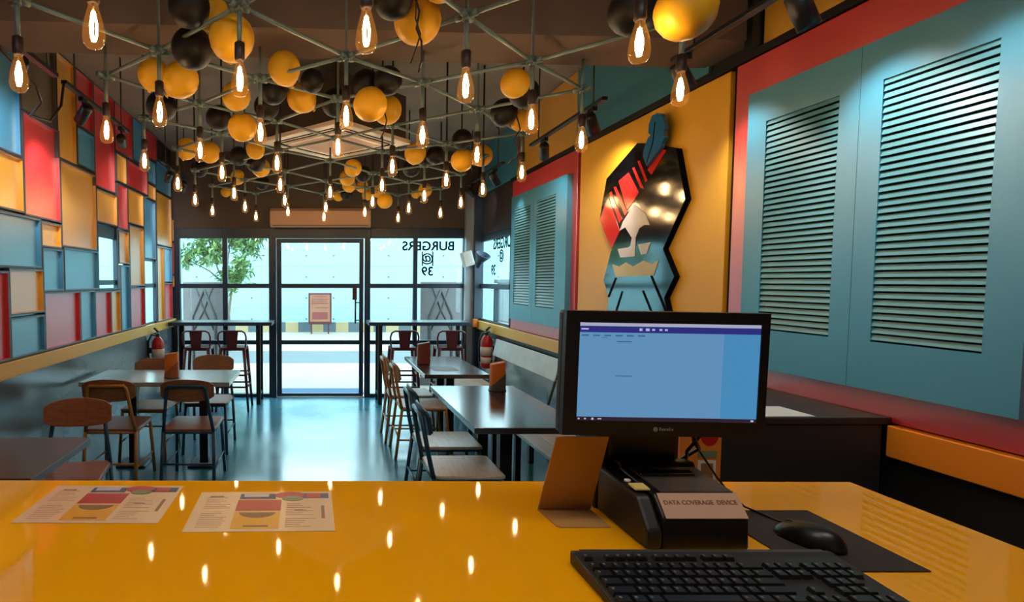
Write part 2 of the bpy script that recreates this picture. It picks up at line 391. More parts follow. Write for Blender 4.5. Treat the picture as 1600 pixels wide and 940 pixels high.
# tree outside, left of the door
t = thing('tree', 'small leafy tree outside the left shop front window', 'tree', (-2.0, 12.6, -.02))
tk = MB()
tk.tube([(-2.0, 12.6, -.02), (-2.02, 12.6, .8), (-1.95, 12.6, 1.4), (-2.05, 12.6, 1.9), (-1.95, 12.6, 2.5)], [.035, .03, .026, .02, .01])
for e in ((-2.9, 12.5, 2.0), (-1.5, 12.7, 2.5), (-2.5, 12.7, 2.5), (-1.75, 12.4, 1.9), (-2.4, 12.4, 1.6)): tk.tube([(-1.98, 12.6, 1.35), ((-1.98 + e[0]) / 2, 12.6, 1.75), e], [.025, .018, .008], 6)
tk.build('trunk', 'bark', t)
lv = MB(); rr = random.Random(3)
for cx, cy, cz, s, n in ((-2.95, 12.5, 2.0, .22, 20), (-2.65, 12.6, 2.2, .25, 26), (-2.3, 12.6, 2.2, .3, 34), (-2.5, 12.6, 2.5, .25, 20), (-1.6, 12.6, 2.3, .3, 36), (-1.45, 12.6, 2.55, .3, 30), (-1.95, 12.6, 2.55, .3, 30), (-1.75, 12.5, 1.75, .27, 30), (-2.0, 12.6, 1.65, .24, 18), (-1.85, 12.6, 1.5, .16, 12), (-2.15, 12.7, 2.8, .5, 50)):
    for _ in range(int(n * 1.6)):
        p = Vector((rr.gauss(cx, s * .5), rr.gauss(cy, s * .6), rr.gauss(cz, s * .45)))
        # rosette of long narrow leaves
        for q in range(6):
            dr = Vector((rr.gauss(0, 1), rr.gauss(0, 1), rr.gauss(.1, .8))).normalized(); sd = dr.cross(Vector((rr.random(), rr.random(), 1))).normalized() * .03
            l = rr.uniform(.12, .22)
            lv.add([p, p + dr * l * .5 + sd, p + dr * l, p + dr * l * .5 - sd], [(0, 1, 2, 3)])
tag(lv.build('foliage', 'leaf', t, fixn=False), kind='stuff')

# grey display sheets standing outside the end windows
for nm, x0, x1, lab in (('display_banner', -2.05, -1.42, 'grey patterned banner standing outside the left shop front window'), ('display_banner', 1.5, 2.12, 'grey patterned banner standing outside the right shop front window')):
    t = thing(nm, lab, 'banner', ((x0 + x1) / 2, 8.5, -.02))
    MB().box(x0, x1, 8.5, 8.53, .1, 1.52).build('sheet', 'standee', t, bevel=.01)
    mb = MB(); c = (x0 + x1) / 2
    for s in (-1, 1):
        mb.tube([(c + s * .16, 8.495, .2), (c + s * .17, 8.495, 1.0), (c, 8.495, 1.4)], .02, 6)
        mb.tube([(c - s * .15, 8.495, 1.5), (c, 8.495, 1.1), (c + s * .15, 8.495, .8)], .012, 6)
    mb.build('relief', 'standee2', t)
    MB().box(x0 - .05, x1 + .05, 8.42, 8.62, -.02, .1).build('base', 'standee2', t, bevel=.01)
t = thing('outdoor_pillar', 'grey pillar standing outside the right side window', 'pillar', (2.75, 8.3, -.02))
MB().box(2.62, 2.88, 8.17, 8.43, -.02, 1.5).build('shaft', 'standee', t, bevel=.01)
MB().box(2.58, 2.92, 8.13, 8.47, 1.5, 1.56).build('cap', 'standee2', t, bevel=.01)

# ---- lettering on the glass, readable from outside, so mirrored from in here
def glass_text(body, size, place, name, label, mirror_axis):
    vs, fs = text_mb(body, size, .001, True)
    mb = MB()
    if mirror_axis == 'front':
        mb.add([(place[0] - v.x, place[1] + v.z, place[2] + v.y) for v in vs], fs)
    else:
        mb.add([(place[0] + v.z, place[1] + v.x, place[2] + v.y) for v in vs], fs)
    return mb
t = thing('window_lettering', 'mirrored dark lettering on the right shop front window', 'lettering', (1.4, 7.49, 1.6))
for body, size, p in (('BURGERS', .165, (1.42, 7.492, 1.985)), ('@', .15, (1.41, 7.492, 1.83)), ('39', .16, (1.41, 7.492, 1.655))):
    glass_text(body, size, p, 'word', '', 'front').build('word', 'em_line', t)
MB().box(1.335, 1.35, 7.489, 7.493, 1.73, 1.92).box(1.47, 1.485, 7.489, 7.493, 1.73, 1.92).build('letter_border', 'em_line', t)
t = thing('window_lettering', 'mirrored dark lettering on the side window, partly hidden by red frame', 'lettering', (2.08, 6.7, 1.6))
for body, size, p in (('BURGERS', .175, (2.08, 6.50, 1.965)), ('@', .15, (2.08, 6.55, 1.83)), ('39', .17, (2.08, 6.85, 1.66))):
    glass_text(body, size, p, 'word', '', 'side').build('word', 'em_line', t)

# ================================================================= LEFT WALL MOSAIC
CELLS = [('blue', 3.05, 3.68, 2.32, 3.2, 'large blue wall panel in the upper left corner, above a yellow panel'), ('yellow', 3.05, 3.7, 1.97, 2.32, 'yellow wall panel between two blue ones at the left edge'),
('blue', 3.05, 3.91, 1.62, 1.96, 'wide blue wall panel below the leftmost yellow one'), ('red', 3.05, 3.49, 1.05, 1.6, 'deep red panel at the left edge just above the yellow ledge'),
('yellow', 3.49, 3.93, 1.32, 1.62, 'pale yellow panel low on the left wall, above a small blue panel'), ('blue', 3.49, 3.93, 1.05, 1.31, 'small blue panel on the ledge under a pale yellow panel, far left'),
('grey', 3.69, 4.18, 2.63, 3.2, 'grey wall panel above the tall bright red panel'), ('red', 3.7, 4.22, 1.96, 2.63, 'tall bright red panel lit by a spotlight on the left wall'),
('yellow', 3.91, 4.22, 1.77, 1.95, 'small yellow panel under the tall bright red one'), ('blue', 3.92, 4.24, 1.46, 1.77, 'narrow blue panel directly under the small yellow panel'),
('red', 3.93, 4.52, 1.05, 1.46, 'wide pinkish red panel on the ledge, nearest of the pinkish ones'), ('yellow', 4.19, 4.52, 2.43, 3.2, 'tall narrow yellow panel reaching the ceiling beside the grey one'),
('yellow', 4.22, 4.89, 1.79, 2.43, 'largest yellow panel, at mid height of the left wall'), ('blue', 4.25, 4.91, 1.46, 1.79, 'blue panel under the largest yellow one, left of the near window'),
('blue', 4.52, 4.82, 1.05, 1.46, 'narrow blue panel on the ledge right of the wide pinkish one'), ('red', 4.52, 4.87, 2.76, 3.2, 'dark red panel at the ceiling right of the tall narrow yellow one'),
('blue', 4.53, 4.87, 2.45, 2.75, 'dark blue panel above the right half of the largest yellow panel'), ('red', 4.87, 5.35, 2.34, 3.2, 'tall dark red panel above the yellow one over the near window'),
('yellow', 4.89, 5.39, 2.04, 2.33, 'yellow panel directly above the near left-wall window'), ('red', 4.82, 5.19, 1.05, 1.45, 'pinkish red panel on the ledge directly below the near window'),
('yellow', 5.19, 5.44, 1.05, 1.45, 'narrow beige strip on the ledge under the near window'), ('red', 5.36, 5.86, 2.75, 3.2, 'red panel near the ceiling behind the farther left spotlight'),
('yellow', 5.39, 5.67, 2.47, 2.74, 'small upright yellow panel between two red panels'), ('red', 5.40, 5.68, 2.03, 2.46, 'narrow bright red panel beside the brightest yellow one'),
('yellow', 5.41, 5.71, 1.7, 2.02, 'narrow yellow panel right of the near window'), ('blue', 5.45, 5.71, 1.05, 1.69, 'narrow tall blue panel on the ledge right of the near window'),
('blue', 5.87, 6.26, 2.77, 3.2, 'small blue panel at the ceiling halfway along the left wall'), ('red', 5.68, 6.35, 2.47, 2.74, 'wide red panel above the brightest yellow one'),
('yellow', 5.69, 6.19, 2.11, 2.46, 'brightest spot-lit yellow panel under a wide red one'), ('yellow', 5.72, 6.19, 1.48, 2.1, 'tall pale yellow panel below the brightest yellow one'),
('red', 5.72, 6.19, 1.05, 1.47, 'pinkish panel on the ledge left of the farther window'), ('red', 6.28, 6.72, 2.9, 3.2, 'dark red panel by the ceiling toward the far end'),
('blue', 6.36, 6.67, 2.63, 2.89, 'small blue panel above a small yellow one toward the far end'), ('yellow', 6.36, 6.66, 2.45, 2.62, 'small square yellow panel over the tall blue one'),
('blue', 6.2, 6.64, 1.78, 2.44, 'tall blue panel above the farther left-wall window'), ('darkp', 6.73, 7.36, 2.95, 3.2, 'dark brown panel at the ceiling in the far left corner'),
('blue', 6.68, 7.35, 2.59, 2.94, 'blue panel above the tall yellow panel at the far end'), ('yellow', 6.68, 7.35, 1.96, 2.58, 'tall yellow panel at the far end of the left wall'),
('yellow', 6.68, 6.98, 1.05, 1.95, 'narrow tall pale yellow strip right of the farther window'), ('blue', 6.98, 7.35, 1.52, 1.95, 'narrow blue panel above a red one at the far end'),
('red', 6.98, 7.35, 1.05, 1.51, 'narrow red panel on the ledge near the far corner'), ('yellow', 7.36, 7.455, 2.04, 2.34, 'uppermost yellow sliver in the far left corner'),
('red', 7.36, 7.455, 1.62, 2.03, 'red sliver in the far left corner between yellow ones'), ('yellow', 7.36, 7.455, 1.45, 1.61, 'short yellow sliver in the far left corner below the red one'),
('red', 2.42, 3.04, 2.1, 3.2, 'red panel just beyond the left edge of the photo'), ('yellow', 2.42, 3.04, 1.5, 2.09, 'yellow panel just beyond the left edge of the photo'), ('blue', 2.42, 3.04, 1.05, 1.49, 'blue panel on the ledge just beyond the left edge of the photo')]
for col, y0, y1, z0, z1, lab in CELLS:
    g = .002; y0 += g; y1 -= g; z0 += g; z1 -= g; w = .011; xf, xr, xb = -1.90, -1.926, -1.939
    a, b, c, e = y0 + w, y1 - w, z0 + w, z1 - w
    mb = MB()
    mb.box(xb, xr, a - .004, b + .004, c - .004, e + .004)
    # coloured reveals
    r_ = .0025
    mb.box(xr, xf - .001, a, a + r_, c, e).box(xr, xf - .001, b - r_, b, c, e).box(xr, xf - .001, a, b, c, c + r_).box(xr, xf - .001, a, b, e - r_, e)
    p = tag(mb.build('wall_panel', col), lab, 'wall panel', 'coloured panels of the left wall')
    MB().box(xb, xf, y0, a, z0, z1).box(xb, xf, b, y1, z0, z1).box(xb, xf, a, b, z0, c).box(xb, xf, a, b, e, z1).build('rim', 'divider', p)

# ================================================================= RIGHT WALL
def board(name, y0, y1, z0, z1, x0, col, lab, cat='wall board'):
    return tag(MB().box(x0, 2.0599, y0, y1, z0, z1).build(name, col, bevel=.003), lab, cat)
board('wall_board', 2.88, 4.50, 1.035, 2.575, 2.035, 'board_yellow', 'yellow board behind the black emblem on the right wall')
board('wall_board', 3.06, 4.60, 2.62, 3.2, 2.045, 'teal', 'dark teal board above the emblem board')
board('wall_board', 4.61, 5.78, 2.62, 3.2, 2.045, 'yellow', 'yellow board above the farther shutter on the right wall')
board('wall_board', 5.79, 5.98, 2.1, 3.2, 2.045, 'wood', 'narrow brown upright board between yellow and blue boards')
board('wall_board', 5.99, 7.2, 2.62, 3.2, 2.045, 'teal', 'teal blue board at the far end of the right wall under the ceiling')
board('wall_board', 1.3, 2.69, 2.62, 3.2, 2.045, 'yellow', 'orange yellow board at top right above the nearer shutter')
board('wall_board', 5.99, 7.2, 2.11, 2.61, 2.045, 'darkp', 'dark board above the side window')

def shutter(lab, ry0, ry1, by0, by1, louvres, bz0=1.145, bz1=2.395, lz0=1.32, lz1=2.247):
    t = thing('shutter', lab, 'shutter', (2.05, (ry0 + ry1) / 2, 1.02), group=None)
    MB().box(2.03, 2.0599, ry0, ry1, 1.035, 2.575).build('backing_board', 'red', t, bevel=.003)
    ys = [by0] + [v for l in louvres for v in l] + [by1]
    mb = MB(); xf, xb = 1.985, 2.03
    for i in range(0, len(ys), 2): mb.box(xf, xb, ys[i], ys[i + 1], bz0, bz1)
    for a, b in louvres: mb.box(xf, xb, a, b, bz0, lz0).box(xf, xb, a, b, lz1, bz1)
    mb.build('shutter_frame', 'teal', t)
    cs = (louvres[0][1] + louvres[1][0]) / 2
    MB().box(xf - .0006, xf + .001, cs - .0004, cs + .0004, bz0, bz1).build('seam', 'louvre_back', t)
    for a, b in louvres:
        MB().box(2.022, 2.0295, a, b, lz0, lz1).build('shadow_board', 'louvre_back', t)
        sl = MB(); n = 37; pt = (lz1 - lz0) / n
        for k in range(n):
            z = lz0 + pt * k
            sl.prism([(1.9865, z + .002), (1.9865, z + .006), (2.018, z + pt * .98), (2.0215, z + pt * .90)], 'y', a, b) if 0 else sl.add(
                [(x, y, zz) for y in (a, b) for x, zz in ((1.9865, z + .0072), (1.9895, z + .0064), (1.9965, z + pt * .99), (1.9935, z + pt * 1.0))],
                [(0, 1, 2, 3), (7, 6, 5, 4), (0, 4, 5, 1), (1, 5, 6, 2), (2, 6, 7, 3), (3, 7, 4, 0)])
        tag(sl.build('louvre', 'louvre', t))
    return t
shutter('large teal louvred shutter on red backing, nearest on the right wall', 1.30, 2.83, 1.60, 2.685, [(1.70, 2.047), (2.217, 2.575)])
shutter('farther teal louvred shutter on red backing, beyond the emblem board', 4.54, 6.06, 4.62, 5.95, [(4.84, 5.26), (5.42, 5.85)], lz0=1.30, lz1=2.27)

# emblem
t = thing('wall_emblem', 'glossy black cut-out emblem of a turbaned bearded head on the yellow board', 'emblem', (2.02, 3.6, 1.2))
EM = {'head':[(3.643, 2.405), (3.243, 2.279), (3.149, 1.985), (3.338, 1.724), (3.224, 1.562), (3.311, 1.439), (3.259, 1.324), (3.226, 1.224), (3.2, 1.149), (3.997, 1.149), (3.96, 1.333), (3.95, 1.427), (4.025, 1.544), (3.931, 1.741), (3.922, 1.751), (4.106, 1.977), (4.019, 2.248)],
'r':[[(3.391, 2.312), (3.332, 2.291), (3.474, 2.176), (3.515, 2.213)], [(3.631, 2.289), (3.606, 2.289), (3.512, 2.148), (3.535, 2.141)], [(3.691, 2.258), (3.668, 2.259), (3.547, 2.103), (3.587, 2.116)],
[(3.854, 2.204), (3.732, 2.237), (3.606, 2.091), (3.674, 2.034), (3.738, 1.999)], [(3.916, 2.172), (3.887, 2.172), (3.732, 1.983), (3.76, 1.962)], [(3.974, 2.145), (3.947, 2.15), (3.798, 1.944), (3.83, 1.921)],
[(4.011, 2.091), (3.978, 2.11), (3.822, 1.869), (3.92, 1.756), (4.099, 1.976)]],
'w':[[(3.653, 2.024), (3.525, 1.949), (3.476, 1.876), (3.535, 1.882), (3.588, 1.866), (3.626, 1.813), (3.629, 1.693), (3.804, 1.693), (3.841, 1.751), (3.711, 1.754), (3.685, 1.763), (3.67, 1.813), (3.753, 1.888), (3.822, 1.872), (3.783, 1.928)],
[(3.595, 1.766), (3.459, 1.771), (3.495, 1.705), (3.56, 1.7)]],
'y':[(3.908, 1.651), (3.814, 1.633), (3.733, 1.658), (3.647, 1.629), (3.528, 1.664), (3.433, 1.64), (3.371, 1.662), (3.418, 1.57), (3.854, 1.566)],
'l':[[(3.865, 1.559), (3.842, 1.559), (3.935, 1.423), (3.959, 1.428)], [(3.777, 1.469), (3.758, 1.469), (3.822, 1.345), (3.847, 1.171), (3.87, 1.169), (3.845, 1.346)],
[(3.538, 1.476), (3.519, 1.48), (3.427, 1.361), (3.321, 1.221), (3.343, 1.219), (3.448, 1.36)], [(3.455, 1.568), (3.434, 1.57), (3.287, 1.381), (3.227, 1.231), (3.247, 1.229), (3.308, 1.376)]],
'fe':[(3.396, 2.519), (3.357, 2.503), (3.339, 2.482), (3.326, 2.454), (3.314, 2.411), (3.328, 2.397), (3.315, 2.356), (3.342, 2.33), (3.347, 2.313), (3.375, 2.292), (3.409, 2.276), (3.488, 2.23), (3.534, 2.303), (3.526, 2.333), (3.505, 2.366), (3.483, 2.397), (3.457, 2.407), (3.48, 2.425), (3.478, 2.475), (3.449, 2.519)],
'vein':[(3.416, 2.473), (3.409, 2.472), (3.424, 2.357), (3.484, 2.25), (3.491, 2.251), (3.432, 2.359)]}
hp = MB().prism(EM['head'], 'x', 2.0, 2.0345); hp.mi = [0, 0] + [1] * (len(hp.f) - 2)
hp.build('head_plate', ['emblem', 'em_line'], t)
for p in EM['r']: MB().prism(p, 'x', 1.9975, 2.0).build('turban_stripe', 'em_red', t)
for p in EM['w']: MB().prism(p, 'x', 1.9975, 2.0).build('face_piece', 'em_white', t)
MB().prism(EM['y'], 'x', 1.9975, 2.0).build('moustache', 'em_yel', t)
for p in EM['l']: MB().prism(p, 'x', 1.998, 2.0).build('beard_line', 'em_line', t)
fe = MB().prism(EM['fe'], 'x', 1.975, 1.9975).build('feather', 'em_blue', t)
MB().prism(EM['vein'], 'x', 1.973, 1.975).build('feather_quill', 'em_line', fe)

# dark cabinet by the right wall
t = thing('cabinet', 'low dark cabinet between the counter and the right wall', 'cabinet', (1.66, 2.3, 0))
MB().box(1.27, 2.0, 2.0, 2.6, 0, 1.03).build('body', 'charcoal', t, bevel=.004)
MB().box(1.265, 2.028, 1.995, 2.61, 1.03, 1.055).build('cabinet_top', 'plastic_soft', t, bevel=.003)
tag(MB().box(1.50, 1.765, 2.005, 2.165, 1.0555, 1.058).build('paper_sheet', 'pale_panel'), 'pale paper sheet lying on the dark cabinet', 'paper')
t = thing('notice', 'orange framed notice with red disc on the cabinet front, behind the monitor stand', 'notice', (1.34, 1.995, .8))
MB().box(1.272, 1.418, 1.984, 1.994, .72, 1.022).build('notice_board', 'orange', t)
MB().lathe([(.03, 0), (.03, .002)], 20, (1.375, 1.984, .988), R=rot('X', PI / 2)).build('disc', 'ink_red', t)
MB().box(1.335, 1.402, 1.982, 1.984, .915, .94).build('header_band', 'ink_green', t)
MB().box(1.337, 1.400, 1.982, 1.984, .77, .905).build('text_block', 'label_w', t)
MB().box(1.347, 1.39, 1.981, 1.982, .78, .895).build('text_block', 'ink_brown', t)
# ================================================================= LATTICE AND PENDANTS
ROWS = {0: [(0, -0.643, 1.659), (1, 0.134, 1.691), (2, 0.968, 1.768)], 1: [(-.5, -1.053, 2.033), (.5, -0.287, 2.081), (1.5, 0.54, 2.155), (2.5, 1.361, 2.194)],
2: [(0, -0.686, 2.48), (1, 0.115, 2.543), (2, 0.948, 2.597)], 3: [(-.5, -1.024, 2.776), (.5, -0.29, 2.815), (1.5, 0.508, 2.868), (2.5, 1.342, 2.967)],
4: [(0, -0.665, 3.203), (1, 0.097, 3.12), (2, 0.9, 3.309)], 5: [(-.5, -1.059, 3.481), (.5, -0.264, 3.542), (1.5, 0.458, 3.65), (2.5, 1.343, 3.837)],
6: [(0, -0.652, 3.837), (1, .108, 3.98), (2, 0.904, 4.127)], 7: [(-.5, -1.056, 4.274), (.5, -0.299, 4.336), (1.5, 0.471, 4.368), (2.5, 1.282, 4.533)],
8: [(0, -0.709, 4.749), (1, 0.083, 4.70), (2, 0.89, 4.905)], 9: [(-.5, -1.111, 5.114), (.5, -0.316, 5.159), (1.5, 0.48, 5.249), (2.5, 1.298, 5.296)],
10: [(0, -0.73, 5.594), (1, 0.057, 5.646), (2, 0.881, 5.70)], 11: [(-.5, -1.11, 5.927), (.5, -0.334, 5.986), (1.5, 0.472, 6.047), (2.5, 1.281, 6.109)],
12: [(0, -0.718, 6.439), (1, 0.044, 6.50), (2, 0.896, 6.582)]}
ZN = 2.515
# one more row toward the counter so the first bars have somewhere to go
EXTRA = [(-.5, -1.05, 1.18), (.5, -0.27, 1.24), (1.5, 0.54, 1.30), (2.5, 1.35, 1.36)]
lat = thing('ceiling_lattice', 'grey green painted steel lattice of diagonal bars hung under the ceiling', 'lattice', (0.1, 4.0, ZN))
allrows = {-1: EXTRA}; allrows.update(ROWS)
nodes = {(r, c): Vector((x, y, ZN)) for r, l in allrows.items() for c, x, y in l}
bars = []
for (r, c), p in nodes.items():
    for dc in (-.5, .5):
        q = nodes.get((r + 1, c + dc))
        if q is not None: bars.append((p, q))
for p, q in bars:
    dv = (q - p).normalized()
    MB().tube([p + dv * .03, q - dv * .03], .0085, 6).build('bar', 'lattice', lat)
def beam_z(x, y):
    yn = 2.50 + (x + 1.94) * .06; 
    return 2.665 if yn - .01 <= y <= yn + .36 else ZC
hub0 = None
for (r, c), p in nodes.items():
    mb = MB(); mb.lathe([(.016, -.02), (.016, .02)], 8, p)
    for k in range(4):
        a = math.atan2(.42, .4) * (1 if k % 2 == 0 else -1) + (PI if k > 1 else 0) + .07
        dv = Vector((math.cos(a), math.sin(a), 0))
        mb.tube([p + dv * .012, p + dv * .045], .013, 6)
    mb.build('node', 'lattice', lat)
hg = MB()
for i, ((r, c), p) in enumerate(nodes.items()):
    MB().tube([p + Vector((0, 0, .02)), Vector((p.x, p.y, beam_z(p.x, p.y)))], .007, 6).build('hanger', 'black' if r > 4 else 'lattice', lat)

# pendant master (local, origin at the lattice node)
pm = thing('pendant_light', 'x', 'pendant light', (0, 0, 0), group='filament bulbs hung from the lattice')
MB().tube([(0, 0, -.02), (0, 0, -.135)], .0095, 8).build('rod', 'lattice', pm, off=(0, 0, 0))
MB().lathe([(.011, -.125), (.0185, -.13), (.0185, -.185), (.015, -.192)], 12).build('socket', 'socket', pm, off=(0, 0, 0))
bulb = MB().lathe([(.0135, -.190), (.0145, -.200), (.019, -.216), (.026, -.24), (.0305, -.265), (.032, -.285), (.029, -.302), (.021, -.313), (.009, -.3175), (.0, -.318)], 14).build('bulb', 'bulb_glass', pm, off=(0, 0, 0))
fl = MB()
for k in range(7):
    a = 2 * PI * k / 7; a2 = a + .4
    fl.tube([(.004 * math.cos(a), .004 * math.sin(a), -.214), (.0105 * math.cos(a2), .0105 * math.sin(a2), -.25), (.0095 * math.cos(a2), .0095 * math.sin(a2), -.278), (.005 * math.cos(a2), .005 * math.sin(a2), -.296)], .0016, 4)
fl.build('filament', 'filament', bulb, off=(0, 0, 0))
MB().tube([(0, 0, -.19), (0, 0, -.225)], .003, 6).build('stem', 'label_w', bulb, off=(0, 0, 0))
ORD = ['first', 'second', 'third', 'fourth', 'fifth', 'sixth', 'seventh', 'eighth', 'ninth', 'tenth', 'eleventh', 'twelfth', 'farthest']
first = True
for r in range(13):
    l = ROWS[r]; n = len(l)
    for i, (c, x, y) in enumerate(l):
        if r == 6 and c == 1: continue
        pos = 'leftmost' if i == 0 else 'rightmost' if i == n - 1 else ('middle' if n == 3 else ['', 'second from left', 'third from left'][i])
        lab = 'amber filament pendant bulb, %s in the %s row from the counter' % (pos, ORD[r] if r else 'nearest')
        if r == 12: lab = 'amber filament pendant bulb, %s in the farthest row by the shop front' % pos
        if first: pm.location = (x, y, ZN); pm['label'] = lab; first = False
        else: dup(pm, (x, y, ZN), .37 * (r + i), lab)

# ================================================================= BALLOONS
bal = {}
def balloon_master(name, m):
    o = MB().lathe([(0, .52), (.12, .505), (.27, .44), (.40, .31), (.475, .15), (.49, 0), (.46, -.16), (.38, -.31), (.25, -.44), (.12, -.52), (.035, -.56), (.03, -.57), (.0, -.57)], 20).build(name, m)
    k = MB().lathe([(.028, -.565), (.03, -.585), (.06, -.62), (.055, -.625), (0, -.60)], 8).build('knot', m, o)
    return o
BAL = [('k', -0.5, 2.23, 2.58, 0.161, 'black balloon cut by the top edge, above another black one at upper left'), ('k', -0.53, 2.42, 2.5, 0.175, 'large black balloon at upper left, directly beneath another black balloon'),
('y', -0.34, 2.25, 2.47, 0.178, 'large yellow balloon behind a pendant rod, right of two black balloons'), ('y', -0.45, 2.42, 2.645, 0.15, 'yellow balloon peeking out behind the two black balloons at top left'),
('y', -0.82, 2.86, 2.55, 0.158, 'yellow balloon left of a pendant rod, paired with another yellow, upper left'), ('y', -0.67, 2.79, 2.5, 0.175, 'yellow balloon right of a pendant rod, below the large black one'),
('k', -0.9, 3.3, 2.53, 0.175, 'black balloon right behind a lit bulb, below two yellow balloons on the left'), ('y', -0.17, 2.78, 2.55, 0.159, 'topmost yellow balloon of the cluster above the air conditioner'),
('y', -0.1, 3.22, 2.55, 0.167, 'lower yellow balloon of the cluster above the air conditioner, overlapping another'), ('k', -0.25, 3.1, 2.55, 0.15, 'black balloon left of two overlapping yellow ones above the air conditioner'),
('k', -0.04, 2.95, 2.55, 0.124, 'small black balloon right of two overlapping yellow ones above the air conditioner'), ('k', 0.09, 3.3, 2.55, 0.167, 'dark balloon behind the bulb just above the air conditioner'),
('y', 0.25, 2.9, 2.42, 0.173, 'left yellow balloon of the pair at the middle of the lattice'), ('y', 0.4, 3.44, 2.55, 0.175, 'right yellow balloon of the middle pair, with dark string across it'),
('k', 0.24, 3.07, 2.57, 0.162, 'black balloon above the left balloon of the middle yellow pair'), ('k', 0.345, 2.95, 2.55, 0.149, 'black balloon above the right balloon of the middle yellow pair'),
('k', -0.31, 3.40, 2.56, 0.154, 'dark balloon above the left corner of the air conditioner'), ('y', -0.46, 3.19, 2.55, 0.162, 'yellow balloon above a small black one and another yellow, left of centre'),
('k', -0.63, 3.6, 2.55, 0.159, 'small black balloon just left of a round yellow one, left of centre'), ('y', -0.46, 3.44, 2.45, 0.175, 'round yellow balloon just right of a small black one, left of centre'),
('y', -1.03, 4.45, 2.55, 0.168, 'left one of two yellow balloons flanking a bulb near the left wall'), ('y', -0.87, 4.56, 2.55, 0.172, 'right one of two yellow balloons flanking a bulb near the left wall'),
('k', -1.09, 5.21, 2.55, 0.162, 'dark balloon below the yellow pair near the left wall'), ('k', -0.66, 4.7, 2.55, 0.156, 'left black balloon of the cluster beside the air conditioner'),
('k', -0.55, 4.93, 2.55, 0.175, 'front black balloon covering yellow ones beside the air conditioner'), ('y', -0.53, 5.18, 2.55, 0.172, 'yellow balloon half hidden behind a black one beside the air conditioner'),
('y', -0.81, 5.66, 2.55, 0.15, 'lower left yellow balloon of the cluster beside the air conditioner'), ('y', -0.5, 4.47, 2.55, 0.149, 'uppermost yellow balloon of the cluster beside the air conditioner'),
('k', -0.6, 5.95, 2.55, 0.159, 'lowest black balloon of the cluster beside the air conditioner'), ('y', -1.08, 6.59, 2.55, 0.117, 'tiny lone yellow balloon far back on the left'),
('y', 0.29, 5.09, 2.53, 0.158, 'top yellow balloon of the far middle cluster, under the air conditioner edge'), ('y', 0.27, 5.69, 2.55, 0.158, 'second yellow balloon down in the far middle cluster'),
('y', 0.31, 6.13, 2.55, 0.15, 'third yellow balloon down in the far middle cluster'), ('k', 0.4, 5.36, 2.53, 0.161, 'larger black balloon right of the far middle yellow balloons'),
('y', 0.45, 6.17, 2.55, 0.137, 'yellow balloon below the larger black one in the far middle cluster'), ('y', 0.22, 6.85, 2.55, 0.137, 'far yellow balloon behind a small black one, left end of far cluster'),
('k', 0.31, 6.73, 2.55, 0.142, 'small far black balloon in front of a yellow one'), ('y', 0.56, 6.78, 2.55, 0.136, 'far yellow balloon behind a bulb, left of a bigger yellow one'),
('y', 0.66, 6.59, 2.55, 0.132, 'far yellow balloon just above the lowest bright yellow one'), ('y', 0.71, 6.29, 2.41, 0.175, 'bright yellow balloon hanging lowest of the far cluster'),
('y', 0.76, 4.61, 2.55, 0.174, 'yellow balloon at the right corner of the air conditioner'), ('k', 0.82, 5.18, 2.55, 0.167, 'black balloon below the yellow one at the air conditioner right corner'),
('k', 0.93, 4.66, 2.55, 0.153, 'dim black balloon right of the air conditioner'), ('y', 1.08, 4.38, 2.45, 0.175, 'left yellow balloon of the pair near the right wall'),
('y', 1.3, 4.64, 2.54, 0.175, 'right yellow balloon of the pair near the right wall, behind a bulb'), ('k', 1.02, 4.15, 2.55, 0.147, 'black balloon above the yellow pair near the right wall'),
('y', 1.18, 6.45, 2.55, 0.158, 'far right yellow balloon behind a lit bulb'), ('y', 1.12, 6.73, 2.55, 0.105, 'tiny far yellow balloon left of the far right one'),
('k', 1.0, 6.15, 2.55, 0.123, 'small far black balloon above the tiny yellow one'),
('y', 1.0, 2.98, 2.55, 0.151, 'yellow balloon topmost of the right cluster, behind a black one'), ('k', 1.1, 3.13, 2.55, 0.162, 'upper black balloon of the right cluster'),
('k', 1.11, 3.5, 2.55, 0.166, 'lower black balloon of the right cluster'), ('y', 1.27, 3.66, 2.55, 0.138, 'lower yellow balloon of the right cluster, behind a bulb'),
('k', 0.26, 2.09, 2.54, 0.142, 'black balloon at the top edge, left of two large yellow ones'), ('y', 0.37, 2.21, 2.52, 0.181, 'large yellow balloon at top middle, with cord hanging across it'),
('y', 0.42, 2.04, 2.58, 0.147, 'yellow balloon cut by the top edge at middle, right of the cord'), ('k', 1.14, 2.13, 2.52, 0.177, 'large black balloon behind the nearest right bulb at the top'),
('y', 1.11, 1.78, 2.36, 0.175, 'largest yellow balloon at top right, cut by the top edge'), ('k', 1.24, 1.97, 2.62, 0.163, 'black balloon above the largest yellow one at the top right edge')]
rr = random.Random(11)
for k, x, y, z, d, lab in BAL:
    nm = 'balloon'
    if k not in bal:
        o = bal[k] = tag(balloon_master(nm, 'bal_' + k), lab, 'balloon', 'yellow and black balloons on the lattice')
    else:
        o = dup(bal[k], (0, 0, 0), 0, lab)
    o.location = (x, y, z); o.scale = (d, d, d * .98)
    o.rotation_euler = (PI / 2 + rr.uniform(-.9, .9), rr.uniform(-.5, .5), rr.uniform(-.8, .8))
